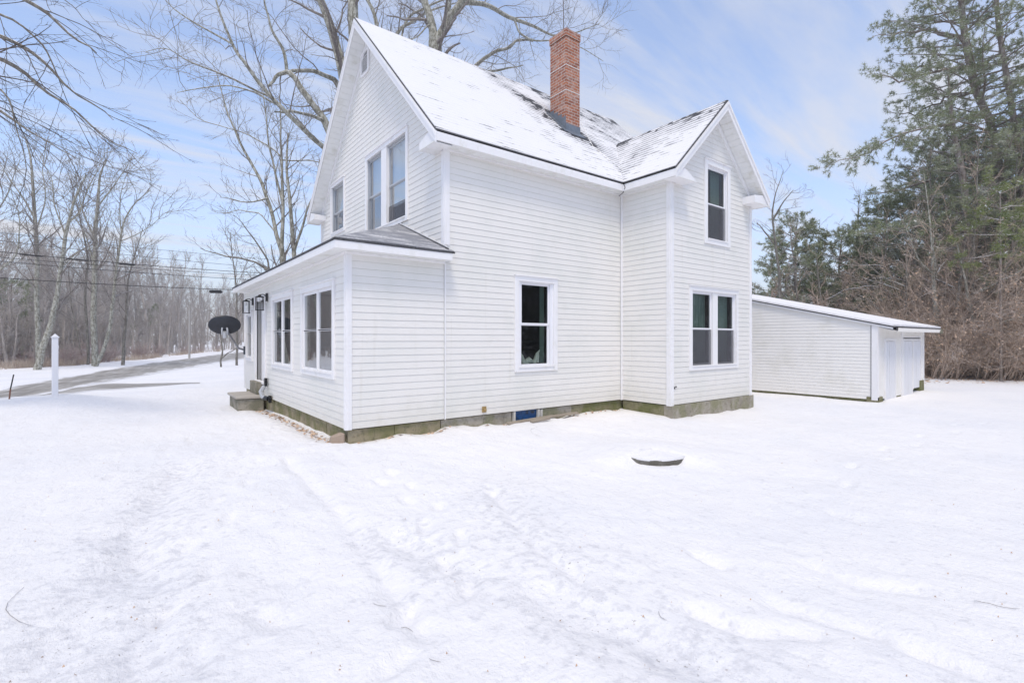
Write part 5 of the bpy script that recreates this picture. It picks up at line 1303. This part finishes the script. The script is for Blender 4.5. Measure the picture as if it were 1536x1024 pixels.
# pines -----------------------------------------------------------------------------------
def pine(name, label, base, trunk, rad, z0, seed, reach, whorl=.55, per=5, mt_needle=m_needle, group=None, dens=1.0, per_sub=3.4, limbs=()):
    """trunk: points relative to base; branches from height z0 up; reach(z01) = branch length"""
    tr = Tree(seed)
    if trunk[0][2]+base[2] > -.6: trunk = [(trunk[0][0], trunk[0][1], -.6-base[2])]+list(trunk); rad = [rad[0]*1.25]+list(rad)
    P = np.array(trunk, float); n = 26; t0 = np.linspace(0, 1, len(P)); t1 = np.linspace(0, 1, n); Q = np.stack([np.interp(t1, t0, P[:, i]) for i in range(3)], 1); Rr = np.interp(t1, t0, rad)
    tr.add(Q, Rr, 0); zt = Q[-1][2]; z = z0; rg = tr.rg
    while z < zt-.2:
        u = (z-z0)/(zt-z0); a0 = rg.uniform(0, 6.28)
        for k in range(per):
            if rg.random() < .18: continue
            a = a0+k*6.283/per+rg.uniform(-.4, .4); c_ = np.array([np.interp(z, Q[:, 2], Q[:, i]) for i in range(3)])+np.array([0, 0, rg.uniform(-.2, .2)])
            L = reach(u)*rg.uniform(.6, 1.1); dz = -.05+.55*u
            Pb, Rb = tr.wander(c_, np.array([math.cos(a), math.sin(a), dz]), L, .012+.012*L, .008, 9, .07, .015)
            tr.add(Pb, Rb, 1)
            tr.sub(Pb, Rb, 1, [None, dict(n=0, per=per_sub, len=(.45, 1.25), ang=.8, curl=.10, trop=.03, t0=.22, seg=4, rr=.5, rmin=.006, taper=.5, flat=.35),
                               dict(n=4, len=(.2, .5), ang=.65, curl=.1, trop=.04, t0=.2, seg=3, rr=.6, rmin=.004, flat=.5)])
        z += whorl*rg.uniform(.7, 1.3)
    for lp in limbs:
        lp = np.array(lp, float); t0_ = np.linspace(0, 1, len(lp)); t1_ = np.linspace(0, 1, 13); LQ = np.stack([np.interp(t1_, t0_, lp[:, i]) for i in range(3)], 1); LQ[1:-1] += tr.np.normal(0, .06, (11, 3)); LR = np.linspace(.085, .012, 13)
        tr.add(LQ, LR, 1); tr.sub(LQ, LR, 1, [None, dict(n=0, per=4.6, len=(.6, 1.7), ang=.8, curl=.12, trop=.03, t0=.30, seg=4, rr=.5, rmin=.007, taper=.5, flat=.4), dict(n=5, len=(.25, .6), ang=.65, curl=.12, trop=.04, t0=.2, seg=3, rr=.6, rmin=.004, flat=.5)])
    root = thing(name, label, 'pine tree', base, 0, group)
    obj('trunk', tr.mesh('trunk', lambda l: l == 0), m_bark_pine, root); obj('branches', tr.mesh('branches', lambda l: l >= 1), m_bark_pine, root)
    C = []; D_ = []
    for lv in (2, 3):
        for Pb, _ in tr.tips(lv):
            if tr.np.rand() > dens: continue
            m = 3 if lv == 3 else 2
            for k in range(m):
                i = len(Pb)-1-k if len(Pb)-1-k > 0 else 1
                C.append(Pb[i]+tr.np.normal(0, .02, 3)); D_.append(Pb[i]-Pb[i-1])
    if not C: return root
    C = np.array(C); D_ = norm(np.array(D_)); v, f = tufts(C, D_, tr.np, 11, .17, .019)
    obj('needles', np_mesh('needles', v, [f]), mt_needle, root)
    pk = C[tr.np.rand(len(C)) < .42]; a = norm(tr.np.normal(0, 1, pk.shape)*np.array([1, 1, .25])); b2_ = norm(np.cross(a, np.array([0, 0, 1.]))); sz = .07*(.5+tr.np.rand(len(pk), 1)); up_ = np.array([0, 0, .03])
    vv = np.stack([pk-a*sz+up_, pk-b2_*sz*.5+up_, pk+a*sz+up_, pk+b2_*sz*.5+up_], 1).reshape(-1, 3); obj('snow', np_mesh('snow', vv, [np.arange(len(pk)*4).reshape(-1, 4)]), m_pinesnow, root)
    return root
D = 25.0
def ptrunk(b, pts, D): return rel(b, pts, D)
b = at(1502, D); b.z = -.2
pine('pine', 'tallest pine on the right with a thick dark bent trunk and long limbs reaching left', b, ptrunk(b, [(1506, 560), (1508, 400), (1502, 275), (1488, 187), (1462, 135), (1447, 60), (1440, -20), (1436, -140)], D), [.22, .20, .18, .16, .15, .13, .11, .05], 4.2, 301, lambda u: 5.6*(1-.55*u), dens=.62, per_sub=3.0, limbs=[rel(b, q, D) for q in ([(1484, 180), (1464, 173, -.5), (1406, 190, -1.5), (1347, 206, -2.2), (1289, 234, -2.8), (1236, 252, -3)], [(1447, 62), (1400, 46, .4), (1350, 50, .8), (1312, 54, 1)], [(1452, 100), (1400, 108, -1), (1350, 120, -1.8), (1312, 112, -2.2)], [(1492, 235), (1420, 262, .6), (1350, 285, 1), (1296, 292, 1.2)], [(1500, 300), (1430, 328, -1), (1350, 345, -1.6), (1285, 352, -2)], [(1470, 140), (1420, 148, 1), (1375, 170, 1.5), (1335, 168, 2)])])
D = 24.0
b = at(1535, D); b.z = -.2
pine('pine', 'pale slender-trunked pine at the right edge of the picture', b, ptrunk(b, [(1545, 560), (1540, 380), (1533, 249), (1514, 140), (1498, 44), (1492, -30), (1488, -150)], D), [.15, .14, .13, .11, .10, .08, .04], 4.5, 302, lambda u: 3.3*(1-.5*u), dens=.5, whorl=.75)
D = 24.0
b = at(1455, D); b.z = -.2
pine('pine', 'grey mottled pine trunk with snapped lower limbs right of the shed', b, ptrunk(b, [(1456, 560), (1452, 420), (1449, 300), (1440, 240), (1432, 205), (1426, 160), (1422, 110)], D), [.17, .16, .15, .13, .10, .07, .03], 3.2, 303, lambda u: 3.4*(1-.6*u), dens=.5, whorl=.7)
specs = [(1195, 30, 9.0, 'young dark pine close behind the house corner, leftmost of the right-hand pines'), (1262, 29, 8.0, 'bushy mid-green pine rising behind the high end of the shed roof'), (1330, 28, 9.6, 'full green pine behind the middle of the shed roof'),
         (1392, 30, 13.0, 'tall loose pine behind the low end of the shed'), (1480, 30, 14.0, 'dark pine deep in the wood behind the tallest pine'), (1580, 24, 13.0, 'pine beyond the right picture edge with limbs reaching in'), (1425, 36, 15.0, 'far pine seen between the trunks of the right-hand wood'), (1540, 36, 15.0, 'far dark pine at the right edge of the wood'),
         (1300, 36, 9.0, 'low dark pine in the second row behind the shed')]
for i, (px, d, h, lb) in enumerate(specs):
    b = at(px, d); b.z = -.3
    pine('pine', lb, b, [(0, 0, 0), (.1, .05, h*.4), (-.05, .1, h*.75), (.05, 0, h)], [.05+.012*h, .04+.009*h, .06, .02], .8 if h < 10 else 1.6, 310+i, lambda u, h=h: (.34*h)*(1-.72*u)+.3, whorl=.46, per=6, mt_needle=m_needle, dens=1.0 if h < 10 else .68, per_sub=4.2 if h < 10 else 3.4)
b = at(1500, 20.5); b.z = -.15
pine('pine_sapling', 'yellow-green young pine among the brown brush at the right edge', b, [(.2, 0, 0), (.15, 0, 3.2), (0, 0, 8.2)], [.05, .04, .015], 5.2, 330, lambda u: 1.5*(1-.5*u)+.2, whorl=.6, mt_needle=m_needle_yel, per=3)
b = at(15, 42); b.z = -.4
pine('pine', 'dark green pine at the left edge of the wood across the road', b, [(0, 0, 0), (0, 0, 3), (.1, 0, 6.8)], [.12, .09, .03], .8, 331, lambda u: 2.6*(1-.6*u)+.2)
b = at(222, 70); b.z = -.4
pine('pine', 'small hazy green pine in the wood beyond the road', b, [(0, 0, 0), (0, 0, 3), (.1, 0, 6.4)], [.12, .09, .03], .8, 332, lambda u: 3.0*(1-.6*u)+.2)

# bare trees mixed in the right-hand wood
SP_R = [dict(n=0, per=1.7, len=(.9, 2.4), ang=.8, curl=.16, trop=.04, t0=.2, seg=6, rr=.45, rmin=.012), dict(n=0, per=2.8, len=(.4, 1.1), ang=.75, curl=.18, trop=.02, t0=.15, seg=4, rr=.5, rmin=.008), dict(n=3, len=(.2, .6), ang=.7, curl=.18, trop=.02, t0=.2, seg=3, rr=.6, rmin=.006)]
b = at(1165, 26); b.z = -.2
hard_tree('bare_tree', 'crooked dark bare tree seen just right of the wing gable', 'tree', b, [
    (rel(b, [(1172, 560), (1170, 440), (1168, 400), (1162, 360), (1158, 320), (1165, 280), (1175, 255)], 26), [.10, .085, .07, .055, .04, .022, .010]),
    (rel(b, [(1160, 365), (1148, 350), (1135, 335)], 26), [.05, .035, .02]), (rel(b, [(1159, 330), (1176, 300), (1190, 285)], 26), [.05, .03, .015])], SP_R, 41, m_bark_dark, m_twig)
rt = [(1220, 33, 9.5, 'thin bare tree with upright twigs behind the dark young pine'), (1290, 34, 10.5, 'thin bare tree rising behind the bushy pines over the shed'), (1345, 25, 8.5, 'bare sapling beside the shed roof end with brown twigs'), (1410, 22.5, 9.5, 'pale crooked bare tree right of the shed corner'), (1437, 24, 9.0, 'bare tree with sweeping pale low limbs beside the mottled pine'),
      (1470, 22, 6.5, 'curved grey tree hung with brown leaves near the wood edge'), (1525, 22, 7.5, 'leaning bare tree at the right picture edge'), (1560, 26, 11.0, 'bare tree just beyond the right picture edge'), (1385, 27, 11, 'bare tree behind the low shed corner'), (1500, 27, 12, 'slender bare tree between the two tallest pines'),
      (1365, 23.5, 7.5, 'short many-branched bare tree just past the far shed doors'), (1400, 24.5, 11.5, 'tall light-twigged bare tree in front of the loose pine'), (1425, 22.3, 7.0, 'knee-bent bare sapling at the wood edge right of the shed'),
      (1455, 23, 11.0, 'tall tan-twigged bare tree in front of the mottled pine'), (1485, 23.6, 9.5, 'light bare tree crossing in front of the tallest pine trunk'), (1512, 23, 10.5, 'tan bare tree in front of the pale slender pine'), (1535, 24, 9.0, 'bare tree cut by the right picture edge'),
      (1205, 27.5, 8.0, 'wiry bare tree between the crooked tree and the young dark pine'), (1240, 26.5, 6.8, 'low tan-twigged bare tree over the high end of the shed roof'), (1310, 26.5, 8.2, 'tan-twigged bare tree in front of the full green pine'), (1275, 30.5, 11.0, 'tall thin bare tree topping the bushy pines over the shed')]
for i, (px, d, h, lb) in enumerate(rt):
    b = at(px, d); b.z = -.2; rg = random.Random(50+i); L1 = Vector((rg.uniform(-.8, .8), rg.uniform(-.8, .8), 0)); 
    limbs = [([(0, 0, 0), L1*.2+Vector((0, 0, h*.3)), L1*.5+Vector((0, 0, h*.6)), L1+Vector((0, 0, h))], [.06+.007*h, .05+.006*h, .05, .012])]
    for k in range(4):
        a = rg.uniform(0, 6.28); z = h*rg.uniform(.2, .6); q = Vector((math.cos(a), math.sin(a), 0)); limbs.append(([L1*.4*(z/h)+Vector((0, 0, z)), L1*.4*(z/h)+q*h*.14+Vector((0, 0, z+h*.08)), q*h*.27+Vector((0, 0, z+h*rg.uniform(.05, .25)))], [.045, .035, .012]))
    hard_tree('bare_tree', lb, 'tree', b, limbs, SP_R, 60+i, m_bark_pale if i in (3, 4, 5) else m_bark_dark, m_brush)
# deep wood on the right, one mass
sp = []
for i in range(150):
    d = nr.uniform(30, 62); px = nr.uniform(1120, 1760); p = at(px, d); s = (.6+.5*nr.rand())*(.55 if px < 1330 else 1.0)
    sp.append((p.x, p.y, -.3, s))
merged_wood('deep_wood', sp, 'dense brown-grey wood behind the shed, reading as one mass', m_brush)
sp = []
for i in range(110):
    d = nr.uniform(25, 40); px = nr.uniform(1130, 1760) if i % 3 else nr.uniform(1360, 1760); p = at(px, d); sp.append((p.x, p.y, -.3, .6+.4*nr.rand()))
merged_wood('undergrowth', sp, 'brown leafless undergrowth filling the right-hand wood', m_brush, PRs)
n = 9000; px = nr.uniform(1330, 1760, n); d = nr.uniform(23, 33, n); z = nr.rand(n)**1.3*5.2; C = np.array([at(a, b_) for a, b_ in zip(px, d)]); C[:, 2] = z
keep = vnoise(C[:, 0]*.9, C[:, 1]*.9+C[:, 2]*1.1, 41) > .02
o = obj('hanging_leaves', leaves_mesh('hanging_leaves', C[keep], .10, nr), m_leaf_brown); tag(o, 'withered brown leaves still hanging all through the right-hand brush', 'leaves', kind='stuff')

# the wood on the near side of the lawn, seen only as reflections in the window panes
sp = []
for i in range(120):
    x = nr.uniform(-20, 75); y = nr.uniform(-46, -24); sp.append((x, y, -.3, .8+.5*nr.rand()))
merged_wood('lawn_side_wood', sp, 'bare wood on the near side of the lawn, mirrored in the house windows', m_twig)
for i, (x, y, h) in enumerate(((14, -24, 12), (23, -26, 14), (33, -27, 12), (44, -30, 13))):
    pine('pine', ['first', 'second', 'third', 'fourth'][i]+' evergreen from the left on the near side, mirrored in the panes', Vector((x, y, -.3)), [(0, 0, 0), (0, .1, h*.5), (0, 0, h)], [.2, .14, .03], 1.0, 350+i, lambda u, h=h: .32*h*(1-.75*u)+.3, whorl=.6)

# ------------------------------------------------------------------ utility wires across the left
m_wire = mat('wire_black', (.02, .02, .022), .6)
def wire(pts, r, label, sag=.25, box=None):
    """pts: (px, py, depth) of the two ends seen"""
    A_ = at(pts[0][0], pts[0][2], pts[0][1]); B_ = at(pts[1][0], pts[1][2], pts[1][1]); dv = B_-A_; A2 = A_-dv*.35; B2 = B_+dv*.6; P_ = []
    for k in range(41):
        u = k/40; q = A2.lerp(B2, u); q.z -= sag*4*(u*(1-u)-.19); P_.append(q)
    t_ = thing('utility_wire', label, 'wire', A2, 0, 'overhead wires crossing the left side')
    mb = MB(); mb.tube([q-A2 for q in P_], r, 5); mb.build('cable', m_wire, t_)
    if box:
        for (u0, u1, rr, dz) in box:
            q0, q1 = A_.lerp(B_, u0)-A2, A_.lerp(B_, u1)-A2; q0.z += dz; q1.z += dz
            def sg(u): uu = (u+.35)/1.95; return -sag*4*(uu*(1-uu)-.19)
            q0.z += sg(u0); q1.z += sg(u1); dd = q1-q0
            mb = MB(); mb.tube([q0, q0+dd*.08, q0+dd*.92, q1], [rr*.4, rr, rr, rr*.4], 8); mb.build('splice_case', m_wire, t_)
wire([(0, 418, 20), (352, 434, 27)], .016, 'lowest thick black cable with a splice case near the porch roof', .2, [(.86, .93, .085, -.13)])
wire([(0, 393, 22), (358, 418, 30)], .014, 'medium black wire second from the bottom of the bundle', .2)
wire([(0, 387, 24), (358, 411, 33)], .013, 'thin wire just above the second lowest one', .2)
wire([(0, 379, 22), (358, 407, 30)], .016, 'ropey thick cable with two splice cases over the wood', .25, [(.42, .49, .05, -.03), (.06, .14, .035, -.02), (.22, .30, .035, -.02)])
wire([(0, 362, 24), (358, 398, 33)], .011, 'upper thin wire of the bundle across the treetops', .2)
wire([(0, 350, 26), (358, 385, 36)], .010, 'topmost hair-thin wire above the bundle', .2)
# pale bare pole far down the road
p = at(284, 50); up_ = MB(); up_.tube([(0, 0, -.5), (0, 0, 4.9)], [.10, .08], 8)
o = up_.build('utility_pole', mat('pole_grey', (.42, .40, .38), .9), None); o.location = (p.x, p.y, -.3); tag(o, 'pale weathered pole standing down the road at the wood edge', 'pole')

# ------------------------------------------------------------------ winter haze
hz_ = MB(); hz_.box(-430, 430, -430, 430, -3, 24)
m_haze = bpy.data.materials.new('haze'); m_haze.use_nodes = True; t = m_haze.node_tree; t.nodes.clear(); ho = N(t, 'ShaderNodeOutputMaterial'); pv = N(t, 'ShaderNodeVolumePrincipled')
pv.inputs['Color'].default_value = (.965, .97, .985, 1); pv.inputs['Density'].default_value = .0014; pv.inputs['Anisotropy'].default_value = .2; t.links.new(pv.outputs[0], ho.inputs['Volume'])
HAZE = True
if HAZE:
    o = hz_.build('haze', m_haze, None); o['kind'] = 'stuff'; o['label'] = 'thin pale winter haze over the whole place'; o['category'] = 'haze'
